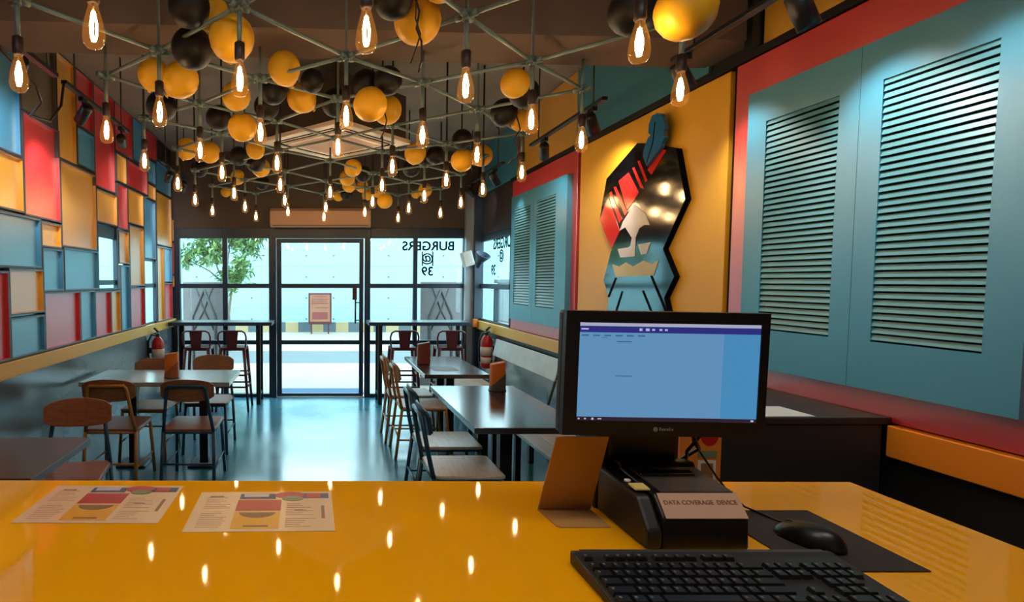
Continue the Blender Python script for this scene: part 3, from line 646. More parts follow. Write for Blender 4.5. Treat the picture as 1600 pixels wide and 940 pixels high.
# cords
def cord(name, pts, r, m, lab, cat='cord'): return tag(MB().tube(pts, r, 6).build(name, m), lab, cat)
t = thing('hanging_string', 'dark twisted cord hanging in front of the large yellow balloon at top middle', 'cord', (.34, 2.1, 2.52))
MB().tube([(.335, 2.1, 2.66), (.33, 2.09, 2.58), (.355, 2.09, 2.50), (.345, 2.09, 2.44), (.365, 2.10, 2.40), (.37, 2.12, 2.34), (.36, 2.13, 2.30)], .004, 6).build('strand', 'black', t)
MB().tube([(.325, 2.1, 2.66), (.345, 2.08, 2.57), (.34, 2.08, 2.47), (.36, 2.09, 2.42), (.345, 2.10, 2.37), (.33, 2.12, 2.33)], .003, 6).build('strand', 'socket', t)
cord('hanging_string', [(.36, 3.36, 2.60), (.37, 3.345, 2.52), (.385, 3.34, 2.46), (.37, 3.35, 2.40), (.35, 3.36, 2.36)], .004, 'black', 'dark string hanging in front of the right balloon of the middle pair')
cord('hanging_string', [(1.15, 3.4, 2.52), (1.17, 3.38, 2.42), (1.13, 3.37, 2.36), (1.16, 3.37, 2.28), (1.10, 3.37, 2.22)], .004, 'socket', 'brown string dangling below the right balloon cluster')
cord('hanging_string', [(1.0, 4.28, 2.53), (1.14, 4.27, 2.50), (1.12, 4.27, 2.42), (1.13, 4.28, 2.34)], .004, 'black', 'dark string hanging between the two yellow balloons near right wall')

# ================================================================= CEILING UNITS
t = thing('air_conditioner', 'square ivory ceiling cassette air conditioner with four air slots', 'air conditioner', (.12, 4.6, 2.60))
R = rot('Z', PI / 4 + .03); c0 = Vector((.12, 4.6, 0)); S = .43
def rb(mb, x0, x1, y0, y1, z0, z1): return mb.box(.12 + x0, .12 + x1, 4.6 + y0, 4.6 + y1, z0, z1, R=R, c=(.12, 4.6, (z0 + z1) / 2))
rb(MB(), -.40, .40, -.40, .40, 2.66, 3.0).build('casing', 'grey_plastic', t)
rb(MB(), -S, S, -S, S, 2.626, 2.66).build('fascia', 'cassette', t, bevel=.006)
rb(MB(), -.25, .25, -.25, .25, 2.619, 2.6265).build('grille', 'tan_plastic', t, bevel=.004)
gr = MB()
for a in range(4):
    Ra = rot('Z', PI / 4 + .03 + a * PI / 2)
    MB().box(.12 - .30, .12 + .30, 4.6 + .305, 4.6 + .365, 2.6235, 2.6265, R=Ra, c=(.12, 4.6, 2.625)).build('air_slot', 'em_line', t)
    MB().box(.12 - .29, .12 + .29, 4.6 + .338, 4.6 + .352, 2.6205, 2.6238, R=Ra, c=(.12, 4.6, 2.622)).build('louvre_blade', 'cassette', t)
    gr.box(.12 - .285, .12 + .285, 4.6 + .25, 4.6 + .285, 2.615, 2.6265, R=Ra, c=(.12, 4.6, 2.62))
gr.build('grille_frame', 'cassette', t, bevel=.003)
for sx, sy in ((-.3, 0), (.3, 0), (0, -.3), (0, .3)): MB().tube([(.12 + sx, 4.6 + sy, 3.0), (.12 + sx, 4.6 + sy, ZC)], .006, 6).build('hanger', 'black', t)

t = thing('air_curtain', 'long pale air curtain unit fixed above the glass door', 'air curtain', (0, 7.38, 2.21))
MB().prism([(7.479, 2.215), (7.479, 2.46), (7.33, 2.46), (7.27, 2.42), (7.27, 2.25), (7.30, 2.215)], 'x', -.635, .645).build('housing', 'tan_plastic', t, bevel=.006)
MB().box(-.58, .59, 7.30, 7.36, 2.211, 2.2149).build('air_outlet', 'black', t)
MB().box(-.60, .61, 7.2655, 7.27, 2.235, 2.243).build('seam', 'grey_plastic', t)

# track lights
SPOTS = []
def track(lab, x, y0, y1, z, heads, group='track lights along the walls', cable=False):
    t = thing('track_light', lab, 'track light', (x, (y0 + y1) / 2, z), group=None)
    MB().box(x - .017, x + .017, y0, y1, z, z + .022).build('rail', 'black', t, bevel=.003)
    for yy in (y0 + .15, y1 - .15): MB().tube([(x, yy, z + .02), (x, yy, beam_z(x, yy))], .005, 6).build('hanger', 'black', t)
    for hy, tgt, power, size in heads:
        p = Vector((x, hy, z - .10)); d = (Vector(tgt) - p).normalized()
        Rm = d.to_track_quat('Z', 'Y').to_matrix()
        h = MB().lathe([(0, -.075), (.028, -.075), (.036, -.06), (.036, .06), (.033, .06), (.030, .045), (0, .045)], 16, p, R=Rm).build('spotlight', 'black', t)
        MB().box(x - .015, x + .015, hy - .035, hy + .035, z - .025, z).tube([(x, hy, z - .02), (x, hy, z - .075)], .007, 6).build('stem', 'black', h)
        MB().lathe([(.0, 0), (.029, 0)], 14, p + d * .0465, R=Rm).build('lens', 'lens', h)
        SPOTS.append((p + d * .06, d, power, size))
    return t
track('black track light rail on the left with two spotlights, nearer the counter', -1.5, 3.40, 4.52, 2.69, [(3.67, (-1.9, 3.97, 2.25), 26, 58), (4.37, (-1.9, 5.9, 2.28), 34, 46)])
track('black track light rail on the left at the far end of the panels', -1.5, 5.45, 6.5, 2.66, [(5.7, (-1.9, 6.6, 2.2), 8, 60), (6.3, (-1.9, 7.0, 2.0), 8, 60)])
track('black track light rail on the right facing the emblem and farther shutter', 1.7, 3.46, 4.65, 2.615, [(4.38, (2.05, 5.2, 1.9), 16, 70), (3.62, (2.05, 3.95, 2.1), 20, 85)])
track('black track light rail at upper right above the nearer shutter', 1.7, 1.45, 2.80, 2.585, [(2.72, (2.03, 2.68, 1.85), 11, 95), (2.06, (2.0, 1.98, 1.7), 17, 95), (1.6, (2.02, 1.75, 1.6), 10, 95)])
track('black track light rail at the far right by the corner post', 1.7, 5.35, 6.6, 2.62, [(5.6, (2.05, 5.75, 2.0), 8, 60), (6.45, (2.05, 6.9, 2.4), 5, 60)])
t = thing('track_light', 'black track light rail out of view at the left edge, lighting the leftmost panels', 'track light', (-1.5, 2.75, 2.69))
p = Vector((-1.5, 2.9, 2.59)); dd = (Vector((-1.9, 3.35, 2.35)) - p).normalized(); Rm = dd.to_track_quat('Z', 'Y').to_matrix()
MB().box(-1.517, -1.483, 2.6, 3.3, 2.69, 2.712).build('rail', 'black', t)
h = MB().lathe([(0, -.075), (.028, -.075), (.036, -.06), (.036, .06), (.033, .06), (.030, .045), (0, .045)], 16, p, R=Rm).build('spotlight', 'black', t)
MB().tube([(-1.5, 2.9, 2.69), (-1.5, 2.9, 2.61)], .007, 6).build('stem', 'black', h)
MB().lathe([(0, 0), (.029, 0)], 14, p + dd * .0465, R=Rm).build('lens', 'lens', h)
for yy in (2.7, 3.2): MB().tube([(-1.5, yy, 2.71), (-1.5, yy, beam_z(-1.5, yy))], .005, 6).build('hanger', 'black', t)
SPOTS.append((p + dd * .06, dd, 30, 75))
cord('power_cable', [(-1.48, 2.62, 2.66), (-1.47, 2.7, 2.60), (-1.42, 2.9, 2.52), (-1.44, 3.0, 2.46), (-1.55, 3.1, 2.42), (-1.53, 3.28, 2.44), (-1.5, 3.36, 2.55), (-1.5, 3.40, 2.69)], .008, 'socket', 'brown cable looping to the end of the left track rail', 'cable')

# speakers at the corner post
t = thing('wall_speaker', 'tilted white speaker on the corner post beside the shop front', 'speaker', (1.88, 7.3, 1.82))
MB().box(1.80, 1.94, 7.22, 7.30, 1.72, 1.91, R=rot('Y', -.28) @ rot('Z', .2)).build('cabinet', 'white', t, bevel=.01)
MB().tube([(1.90, 7.29, 1.82), (1.93, 7.37, 1.84)], .012, 8).build('bracket', 'black', t)
t = thing('wall_speaker', 'dark horn speaker on the window side of the corner post', 'speaker', (2.0, 7.1, 1.8))
MB().lathe([(.025, -.10), (.03, -.05), (.05, .0), (.09, .07), (.10, .085), (.09, .085), (.04, .0)], 14, (1.985, 7.06, 1.79), R=rot('Y', .3) @ rot('X', .5)).build('horn', 'frame', t)
MB().tube([(1.985, 7.08, 1.76), (1.99, 7.285, 1.76)], .012, 8).build('bracket', 'black', t)

# ================================================================= FURNITURE
def make_chair(lab, group, loc, rz, fm, seat, back, fl_=None):
    t = thing('dining_chair', lab, 'chair', loc, rz, group)
    O = (0, 0, 0); fl_ = fl_ or fm
    sm = MB(); sm.prism([(-.165, -.20), (.165, -.20), (.19, -.16), (.195, .17), (.18, .205), (-.18, .205), (-.195, .17), (-.19, -.16)], 'z', .435, .455)
    sm.build('seat', seat, t, off=O, bevel=.005)
    # curved back panel with cut corners
    bp = MB(); n = 10; W = .195
    prof = []
    for i in range(n + 1):
        x = -W + 2 * W * i / n; u = abs(x) / W
        zt = .83 - .030 * u ** 2; zb = .660 + .026 * u ** 2.5
        if u > .99: zt -= .014; zb += .012
        y = -.245 + .028 * u ** 2
        prof.append((x, y, zt, zb))
    vs = []; fs = []
    for x, y, zt, zb in prof:
        vs += [(x, y - .006 - (zt - .75) * .15, zt), (x, y - .006 - (zb - .75) * .15, zb), (x, y + .006 - (zb - .75) * .15, zb), (x, y + .006 - (zt - .75) * .15, zt)]
    for i in range(n):
        a = i * 4; b = a + 4
        for j in range(4): fs.append((a + j, a + (j + 1) % 4, b + (j + 1) % 4, b + j))
    fs += [(3, 2, 1, 0), (n * 4, n * 4 + 1, n * 4 + 2, n * 4 + 3)]
    bp.add(vs, fs); bp.build('backrest', back, t, off=O, bevel=.004)
    MB().tube([(-.185, -.195, .43), (-.165, -.222, .56), (-.14, -.258, .765), (-.125, -.261, .782), (.125, -.261, .782), (.14, -.258, .765), (.165, -.222, .56), (.185, -.195, .43)], .0135, 8).build('back_frame', fm, t, off=O)
    for s in (-1, 1):
        MB().tube([(s * .185, -.195, .44), (s * .195, -.25, 0)], .0135, 8).build('leg', fm, t, off=O)
        MB().tube([(s * .175, .18, .44), (s * .195, .225, 0)], .0135, 8).build('leg', fl_, t, off=O)
        MB().tube([(s * .192, -.228, .17), (s * .188, .205, .17)], .008, 6).build('stretcher', fm, t, off=O)
        MB().tube([(s * .185, -.195, .428), (s * .178, .18, .428)], .009, 6).build('seat_rail', fm, t, off=O)
    MB().tube([(-.190, -.225, .20), (.190, -.225, .20)], .009, 6).build('stretcher', fm, t, off=O)
    MB().tube([(-.184, -.195, .425), (.184, -.195, .425)], .009, 6).build('seat_rail', fm, t, off=O); MB().tube([(-.177, .18, .425), (.177, .18, .425)], .009, 6).build('seat_rail', fm, t, off=O)
    return t
G = 'dining chairs at the tables'
make_chair('mustard framed chair with its back to the counter, left of the blue one', G, (-1.535, 4.32, 0), 0, 'mustard', 'wood', 'wood')
make_chair('navy framed chair with its back to the counter, right of the mustard one', G, (-.965, 4.32, 0), 0, 'navy', 'wood', 'wood')
make_chair('mustard framed chair facing the counter at the far side, partly hidden by menu stand', G, (-1.50, 4.96, 0), PI, 'mustard', 'wood', 'wood')
make_chair('navy framed chair facing the counter at the far side, near the bar stools', G, (-1.02, 5.20, 0), PI, 'navy', 'wood', 'wood')
make_chair('reddish wooden chair with navy legs at the near left dark table', G, (-1.42, 3.17, 0), PI + .16, 'navy', 'wood_red', 'wood_red')
make_chair('navy chair with pale seat nearest the counter at the right tables', G, (.83, 3.30, 0), -PI / 2, 'navy', 'wood_sheen', 'navy')
make_chair('navy chair with pale seat behind the nearest one at the right tables', G, (.86, 3.86, 0), -PI / 2, 'navy', 'wood_sheen', 'navy')
make_chair('mustard chair at the near end of the farther right table', G, (.90, 5.02, 0), -PI / 2, 'mustard', 'wood_sheen', 'mustard')
make_chair('mustard chair at the far end of the farther right table', G, (.87, 5.52, 0), -PI / 2, 'mustard', 'wood_sheen', 'mustard')

def table(lab, x0, x1, y0, y1, cols, topm='top'):
    t = thing('dining_table', lab, 'table', ((x0 + x1) / 2, (y0 + y1) / 2, 0))
    MB().box(x0, x1, y0, y1, .715, .75).build('tabletop', topm, t, bevel=.004)
    for cx, cy in cols:
        MB().box(cx - .035, cx + .035, cy - .035, cy + .035, .02, .70).build('column', 'black', t, bevel=.003)
        MB().box(cx - .12, cx + .12, cy - .12, cy + .12, .0, .02).build('base_plate', 'black', t, bevel=.006)
    xs = [c[0] for c in cols]; ys = [c[1] for c in cols]
    MB().box(min(xs) - .12, max(xs) + .12, min(ys) - .12, max(ys) + .12, .70, .715).build('top_support', 'black', t)
    return t
table('dark table reaching out from the left wall with four chairs round it', -1.88, -.705, 4.39, 5.01, [(-1.56, 4.72), (-.97, 4.72)], 'top_pale')
table('near dark brown table at the left edge behind the counter', -1.88, -1.155, 2.235, 2.835, [(-1.52, 2.53)], 'top_brown')
table('right table nearest the counter, with orange menu stand', .83, 1.45, 3.02, 4.25, [(1.07, 3.26), (1.11, 3.86)])
table('farther right table with a brown menu stand and a placemat', .88, 1.43, 4.755, 5.90, [(1.15, 5.02), (1.17, 5.52)])

def bench(lab, y0, y1):
    t = thing('bench', lab, 'bench', (1.7, (y0 + y1) / 2, 0))
    for k in range(3):
        x = 1.42 + k * .13
        MB().box(x, x + .124, y0, y1, .425, .45).build('seat_plank', 'wood_sheen', t, bevel=.003)
    for yy in (y0 + .12, (y0 + y1) / 2, y1 - .12):
        MB().box(1.44, 1.80, yy - .02, yy + .02, .395, .425).box(1.45, 1.49, yy - .02, yy + .02, 0, .395).box(1.76, 1.80, yy - .02, yy + .02, 0, .395).build('leg_frame', 'black', t)
    MB().prism([(1.925, .712), (1.945, .708), (1.985, .888), (1.965, .892)], 'y', y0 + .02, y1 - .1).build('backrest', 'pale_panel', t, bevel=.003)
    for yy in (y0 + .03, y1 - .2):
        MB().tube([(1.80, yy, .44), (1.86, yy, .44), (1.985, yy, .89)], .012, 8).build('back_strut', 'black', t)
    return t
bench('wooden bench along the right wall with pale backrest, beside the farther table', 4.62, 6.42)
bench('wooden bench along the right wall, beside the nearer table behind the monitor', 2.78, 4.30)

def bar_table(lab, x0, x1, legs):
    t = thing('bar_table', lab, 'bar table', ((x0 + x1) / 2, 7.15, 0))
    MB().box(x0, x1, 6.95, 7.40, .985, 1.03).build('tabletop', 'frame', t, bevel=.004)
    for lx in legs:
        MB().box(lx - .025, lx + .025, 7.0, 7.05, 0, .985).build('leg', 'black', t)
        MB().box(lx - .025, lx + .025, 7.32, 7.37, 0, .985).build('leg', 'black', t)
        MB().box(lx - .02, lx + .02, 7.05, 7.32, .1, .13).build('leg_brace', 'black', t)
bar_table('high bar table at the shop front left of the door', -1.86, -.59, [-1.78, -.765])
bar_table('high bar table at the shop front right of the door', .60, 1.84, [.745, 1.78])

def make_stool(lab, loc):
    t = thing('bar_stool', lab, 'bar stool', loc, 0, 'maroon metal bar stools at the shop front'); O = (0, 0, 0)
    sq = [(-.14, -.15), (.14, -.15), (.15, -.14), (.15, .14), (.14, .15), (-.14, .15), (-.15, .14), (-.15, -.14)]
    MB().prism(sq, 'z', .715, .755).build('seat', 'maroon', t, off=O, bevel=.008)
    for sx in (-1, 1):
        for sy in (-1, 1):
            MB().tube([(sx * .135, sy * .135, .74), (sx * .19, sy * .19, 0)], [.026, .017], 4).build('leg', 'maroon', t, off=O)
    for z, k in ((.28, .176), (.42, .166)):
        f = MB()
        f.box(-k, k, -k - .006, -k + .006, z, z + .02).box(-k, k, k - .006, k + .006, z, z + .02)
        f.box(-k - .006, -k + .006, -k, k, z, z + .02).box(k - .006, k + .006, -k, k, z, z + .02)
        f.build('footrest', 'maroon', t, off=O)
    pts = [(-.145, -.10, .73), (-.16, -.15, .80)]
    pts += [(-.165, -.165, .88), (-.15, -.175, .93), (-.115, -.18, .95), (.115, -.18, .95), (.15, -.175, .93), (.165, -.165, .88), (.16, -.15, .80), (.145, -.10, .73)]
    MB().tube(pts, .0105, 8).build('back_hoop', 'maroon', t, off=O)
    MB().prism([(-.055, .745), (.055, .745), (.075, .95), (-.075, .95)], 'y', -.182, -.174).build('back_slat', 'maroon', t, off=O)
    return t
st = make_stool('maroon metal bar stool in the far left corner', (-1.45, 6.80, 0))
dup(st, (-1.03, 6.80, 0), 0, 'maroon metal bar stool left of the door, nearer the door')
dup(st, (.99, 6.80, 0), 0, 'maroon metal bar stool right of the door, behind the brown menu stand')
dup(st, (1.54, 6.80, 0), 0, 'maroon metal bar stool right of the door, beside the corner post')

# fire extinguishers
def extinguisher(lab, loc, wallx):
    t = thing('fire_extinguisher', lab, 'fire extinguisher', loc, 0, 'fire extinguishers')
    x, y, z = loc
    MB().lathe([(0, z), (.06, z), (.07, z + .015), (.07, z + .30), (.06, z + .345), (.035, z + .375), (.025, z + .385), (0, z + .385)], 18, (x, y, 0)).build('cylinder', 'ext_red', t)
    MB().lathe([(.0708, z + .06), (.0708, z + .13)], 18, (x, y, 0)).lathe([(.0708, z + .15), (.0708, z + .25)], 18, (x, y, 0)).build('label', 'label_w', t)
    v = MB().lathe([(.022, z + .38), (.022, z + .42), (.012, z + .43), (0, z + .43)], 10, (x, y, 0)).build('valve', 'grey_plastic', t)
    MB().box(x - .012, x + .012, y - .10, y + .02, z + .425, z + .437).box(x - .012, x + .012, y - .13, y + .02, z + .46, z + .472, R=rot('X', -.35)).build('handle', 'black', v)
    MB().tube([(x - .02, y - .02, z + .40), (x - .06, y - .04, z + .41), (x - .095, y - .04, z + .34), (x - .095, y - .04, z + .18), (x - .085, y - .03, z + .08)], .010, 8).build('hose', 'black', t)
    s = 1 if wallx > x else -1
    MB().box(min(x + s * .06, wallx), max(x + s * .06, wallx), y - .03, y + .03, z + .2, z + .26).build('bracket', 'black', t)
    return t
extinguisher('red fire extinguisher hung on the left wall near the bar table', (-1.835, 6.42, .52), -1.94)
extinguisher('red fire extinguisher hung on the right wall behind the bench end', (1.945, 6.62, .52), 2.035)

# menu stands on tables
def stand(lab, x, y, z, m, m2, rz=0.0, w=.055, d=.04, h=.20):
    t = thing('menu_stand', lab, 'menu stand', (x, y, z), rz)
    O = (0, 0, 0)
    n = 7
    # a card rolled into a flattened tube with a slanted top
    vs = []; N = 16
    for zz, k in ((.006, 1.0), (h, .94)):
        for j in range(N):
            a = 2 * PI * j / N
            vs.append((w * k * math.copysign(abs(math.cos(a)) ** .6, math.cos(a)), d * k * math.copysign(abs(math.sin(a)) ** .6, math.sin(a)), zz + (0.012 * math.cos(a) if zz > .1 else 0)))
    fs = [(j, (j + 1) % N, N + (j + 1) % N, N + j) for j in range(N)] + [tuple(range(N, 2 * N))]
    MB().add(vs, fs).build('card', m, t, off=O)
    vs = [(v[0] * 1.03, v[1] * 1.03, v[2]) for v in vs]
    lowv = [(v[0], v[1], .006) for v in vs[:N]] + [(v[0] * .985, v[1] * .985, h * .42 + v[0] * .9) for v in vs[:N]]
    MB().add(lowv, [(j, (j + 1) % N, N + (j + 1) % N, N + j) for j in range(N)]).build('printed_band', m2, t, off=O)
    MB().lathe([(.062, 0), (.064, .006), (.0, .006)], 18).build('base', 'plastic', t, off=O)
    return t
stand('orange menu stand with grey lower part on the nearer right table', 1.275, 4.06, .7505, 'orange', 'standee2')
stand('reddish brown menu stand on the farther right table', .98, 5.36, .7505, 'brown_card', 'brown_card', 0, .062)
stand('orange brown menu stand on the left table', -1.205, 4.60, .7505, 'orange', 'wood_red', 0, .058)
t = thing('placemat', 'grey blue placemat lying on the farther right table', 'placemat', (1.1, 5.02, .7505))
MB().box(1.0, 1.22, 4.95, 5.2, .7503, .752).build('sheet', 'standee2', t)
# ================================================================= COUNTER
def xf(mb, R, c):
    c = Vector(c); mb.v = [tuple(c + R @ (Vector(v) - c)) for v in mb.v]; return mb
t = thing('service_counter', 'glossy yellow service counter in the foreground', 'counter', (-.33, .9, 0))
MB().prism([(-1.88, .46), (1.27, .46), (1.288, 1.36), (-1.88, 1.378)], 'z', 1.008, CT).build('worktop', 'counter', t, bevel=.005, segs=3)
MB().box(-1.86, 1.24, .52, 1.32, .08, 1.008).box(-1.86, 1.2, .56, 1.28, 0, .08).build('body', 'charcoal', t)

def menu(lab, cx, cy, rz):
    t = thing('paper_menu', lab, 'menu', (cx, cy, CT + .0002), rz, 'printed paper menus on the counter'); O = (0, 0, 0)
    W, D = .297, .207
    MB().box(-W / 2, W / 2, -D / 2, D / 2, .0002, .0010).build('sheet', 'paper', t, off=O)
    def blk(n, m, rects, z=.0013):
        mb = MB()
        for a, b, c, d in rects: mb.box(a - W / 2, b - W / 2, c - D / 2, d - D / 2, .0009, z)
        return mb.build(n, m, t, off=O)
    blk('header_band', 'ink_navy', [(.092, .172, .165, .194)]); blk('header_band', 'ink_navy', [(.232, .290, .168, .196)])
    blk('header_box', 'ink_pale', [(.100, .156, .176, .192)], .0016)
    blk('header_box', 'ink_red', [(.240, .272, .170, .194)], .0016)
    blk('red_panel', 'ink_red', [(.090, .186, .100, .158)])
    blk('yellow_panel', 'ink_yel', [(.090, .186, .012, .094)])
    bu = MB()
    bu.prism([(.10 - W / 2 + .038 * (1 - math.cos(PI * i / 12)), .09 - D / 2 - .026 * math.sin(PI * i / 12)) for i in range(13)], 'z', .001, .0016)
    bu.build('burger_picture', 'ink_brown', t, off=O)
    pb = MB().prism([(.203 - W / 2 + .034 * math.cos(2 * PI * i / 20), .186 - D / 2 + .019 * math.sin(2 * PI * i / 20)) for i in range(20)], 'z', .001, .0015)
    pb.build('burger_picture', 'ink_red', t, off=O)
    pg = MB().prism([(.210 - W / 2 + .024 * math.cos(2 * PI * i / 20), .166 - D / 2 + .014 * math.sin(2 * PI * i / 20)) for i in range(20)], 'z', .001, .0018)
    pg.build('burger_picture', 'ink_green', t, off=O)
    rg = random.Random(5); lines = []
    for k in range(17):
        y = .02 + k * .0095
        if k in (8, 9): continue
        lines.append((.020, .020 + rg.uniform(.03, .058), y, y + .0022))
    for k in range(13):
        y = .02 + k * .0095
        if k in (5,): continue
        lines.append((.198, .198 + rg.uniform(.03, .066), y, y + .0022))
    lines += [(.025, .055, .178, .183), (.215, .240, .098, .103), (.272, .279, .06, .125), (.115, .165, .020, .027), (.105, .14, .169, .173)]
    blk('text_block', 'ink_faint', lines[:15], .0014); blk('text_block', 'ink_faint', lines[15:27], .0014)
    for q in lines[27:]: blk('heading', 'ink_brown', [q], .0014)
menu('printed paper menu lying on the counter, left one', -.473, 1.223, -.01)
menu('printed paper menu lying on the counter, right one', -.121, 1.184, .018)

# ---- point of sale terminal
M['screen'] = emis('screen_blue', lin((92, 138, 178))[:3], 1.0)
M['screen2'] = emis('screen_side', lin((70, 132, 178))[:3], 1.0)
M['screen_bar'] = emis('screen_title_bar', lin((44, 44, 118))[:3], 1.0)
M['screen_top'] = emis('screen_top_strip', lin((160, 164, 186))[:3], 1.0)
M['screen_txt'] = emis('screen_text', lin((62, 92, 126))[:3], 1.0)
M['screen_wht'] = emis('screen_icon', lin((168, 178, 210))[:3], 1.0)
M['screen_task'] = emis('screen_task_bar', lin((46, 32, 44))[:3], 1.0)
t = thing('pos_monitor', 'black point of sale monitor with lit blue screen on the counter', 'monitor', (.66, 1.26, CT))
RM = rot('Y', .0165); CM = (.652, 1.07, 1.363)
ox0, ox1, oz0, oz1 = .4605, .8435, 1.245, 1.481
sx0, sx1, sz0, sz1 = .4865, .828, 1.273, 1.459
b = MB()
b.box(ox0, sx0, 1.065, 1.08, oz0, oz1).box(sx1, ox1, 1.065, 1.08, oz0, oz1).box(sx0, sx1, 1.065, 1.08, oz0, sz0).box(sx0, sx1, 1.065, 1.08, sz1, oz1)
xf(b, RM, CM).build('bezel', 'plastic', t)
b = MB().box(ox0, ox1, 1.0785, 1.103, oz0, oz1).box(ox0 + .05, ox1 - .05, 1.10, 1.14, oz0 + .03, oz1 - .04)
xf(b, RM, CM).build('housing', 'plastic_soft', t, bevel=.006)
scr = xf(MB().box(sx0, sx1, 1.068, 1.078, sz0, sz1), RM, CM).build('screen', 'screen', t)
W_, H_ = sx1 - sx0, sz1 - sz0
def se(name, m, rects, dy=.0):
    mb = MB()
    for u0, u1, v0, v1 in rects: mb.box(sx0 + u0 * W_, sx0 + u1 * W_, 1.0672 - dy, 1.0685, sz1 - v1 * H_, sz1 - v0 * H_)
    return xf(mb, RM, CM).build(name, m, scr)
se('top_strip', 'screen_top', [(0, 1, 0, .034)])
se('title_bar', 'screen_bar', [(0, 1, .034, .098)])
se('side_pane', 'screen2', [(.80, 1, .10, .962)])
se('task_bar', 'screen_task', [(0, 1, .962, 1)])
se('menu_text', 'screen_txt', [(.015 + k * .062, .052 + k * .062, .122, .136) for k in range(6)] + [(.125, .155, .148, .153), (.21, .29, .185, .194), (.21, .30, .535, .543)], .0004)
se('icons', 'screen_wht', [(.01, .05, .058, .072), (.33, .345, .052, .078), (.365, .385, .052, .078), (.40, .415, .056, .074), (.44, .455, .056, .074), (.47, .485, .056, .074), (.01, .02, .974, .988), (.045, .055, .974, .988), (.085, .097, .97, .992), (.12, .14, .976, .986), (.97, .985, .972, .99)], .0004)
lg = MB().lathe([(.0045, 0), (.0045, .0006)], 14, (.637, 1.065, 1.2585), R=rot('X', PI / 2))
for k, (w, h_) in enumerate([(.003, .006), (.0035, .004), (.003, .004), (.0035, .004), (.002, .006), (.0035, .004)]):
    lg.box(.644 + k * .0046, .644 + k * .0046 + w, 1.0643, 1.0655, 1.2562, 1.2562 + h_)
xf(lg, RM, CM).build('maker_mark', 'keymark', t)
# stand tower behind the printer
MB().prism([(1.192, CT), (1.34, CT), (1.32, 1.10), (1.24, 1.26), (1.135, 1.32), (1.135, 1.25), (1.19, 1.225)], 'x', .585, .758).build('stand', 'plastic', t, bevel=.006)
kd = MB()
for k in range(6): kd.box(.625 + k * .02, .634 + k * .02, 1.1895, 1.1925, 1.163, 1.167)
kd.box(.612, .618, 1.1895, 1.1925, 1.17, 1.20).build('stand_buttons', 'grey_plastic', t)

# ---- receipt printer
t = thing('receipt_printer', 'black receipt printer with pinkish label in front of the monitor', 'printer', (.69, 1.09, CT))
MB().prism([(1.0, CT + .003), (1.187, CT + .003), (1.187, 1.165), (1.155, 1.167), (1.15, 1.157), (1.035, 1.146), (1.003, 1.112)], 'x', .617, .772).build('body', 'plastic', t, bevel=.004)
MB().prism([(1.0, CT + .003), (1.187, CT + .003), (1.187, 1.15), (1.04, 1.14), (1.0, 1.09)], 'x', .588, .6165).build('side_cheek', 'plastic_soft', t, bevel=.006)
MB().prism([(1.146, 1.1575), (1.037, 1.147), (1.037, 1.149), (1.146, 1.1595)], 'x', .632, .766).build('lid', 'grey_plastic', t)
MB().prism([(1.125, 1.1568), (1.112, 1.1556), (1.112, 1.160), (1.125, 1.161)], 'x', .636, .74).build('paper_slot', 'em_line', t)
MB().prism([(1.112, 1.1556), (1.106, 1.155), (1.106, 1.1585), (1.112, 1.159)], 'x', .636, .74).build('tear_bar', 'grey_plastic', t)
lb = MB().prism([(1.034, 1.1465), (1.002, 1.1125), (1.001, 1.1135), (1.0335, 1.148)], 'x', .622, .770).build('label', 'label_tan', t)
vs, fs = text_mb('DATA COVERAGE  DEVICE', .0112, .0003, True)
sl = (Vector((0, 1.034, 1.1475)) - Vector((0, 1.002, 1.1135))).normalized()
pt = Vector((.695, 1.0205, 1.1348)); nn = Vector((0, -sl.z, sl.y))
MB().add([pt + Vector((v.x, 0, 0)) + sl * v.y + nn * (v.z + .0002) for v in vs], fs).build('label_text', 'tag_red', lb)
MB().prism([(1.075, 1.1495), (1.05, 1.147), (1.05, 1.1495), (1.075, 1.152)], 'x', .592, .620).build('yellow_sticker', 'em_yel', t)
MB().lathe([(0, 0), (.006, 0), (.006, .004), (0, .005)], 12, (.604, 1.10, 1.146)).build('feed_button', 'white', t)

# ---- L shaped display card
t = thing('display_stand', 'beige bent L shaped display card standing left of the monitor stand', 'display stand', (.515, 1.15, CT))
pr_ = [(1.094, CT + .0005), (1.184, CT + .0005), (1.100, 1.236), (1.0975, 1.235), (1.1795, CT + .003), (1.094, CT + .003)]
mb = MB()
def skew(p, dx0, dx1):
    pass
mb.add([(x, y, z) for x0_ in (0,) for (x, y, z) in [(.462, 1.184, CT + .001), (.573, 1.184, CT + .001), (.566, 1.10, 1.234), (.463, 1.10, 1.234), (.462, 1.187, CT + .001), (.573, 1.187, CT + .001), (.566, 1.103, 1.235), (.463, 1.103, 1.235)]],
       [(0, 1, 2, 3), (7, 6, 5, 4), (0, 4, 5, 1), (1, 5, 6, 2), (2, 6, 7, 3), (3, 7, 4, 0)])
mb.build('panel', 'card', t)
MB().prism([(.462, 1.186), (.573, 1.186), (.573, 1.097), (.475, 1.097), (.468, 1.103)], 'z', CT + .0003, CT + .003).build('foot', 'card', t)

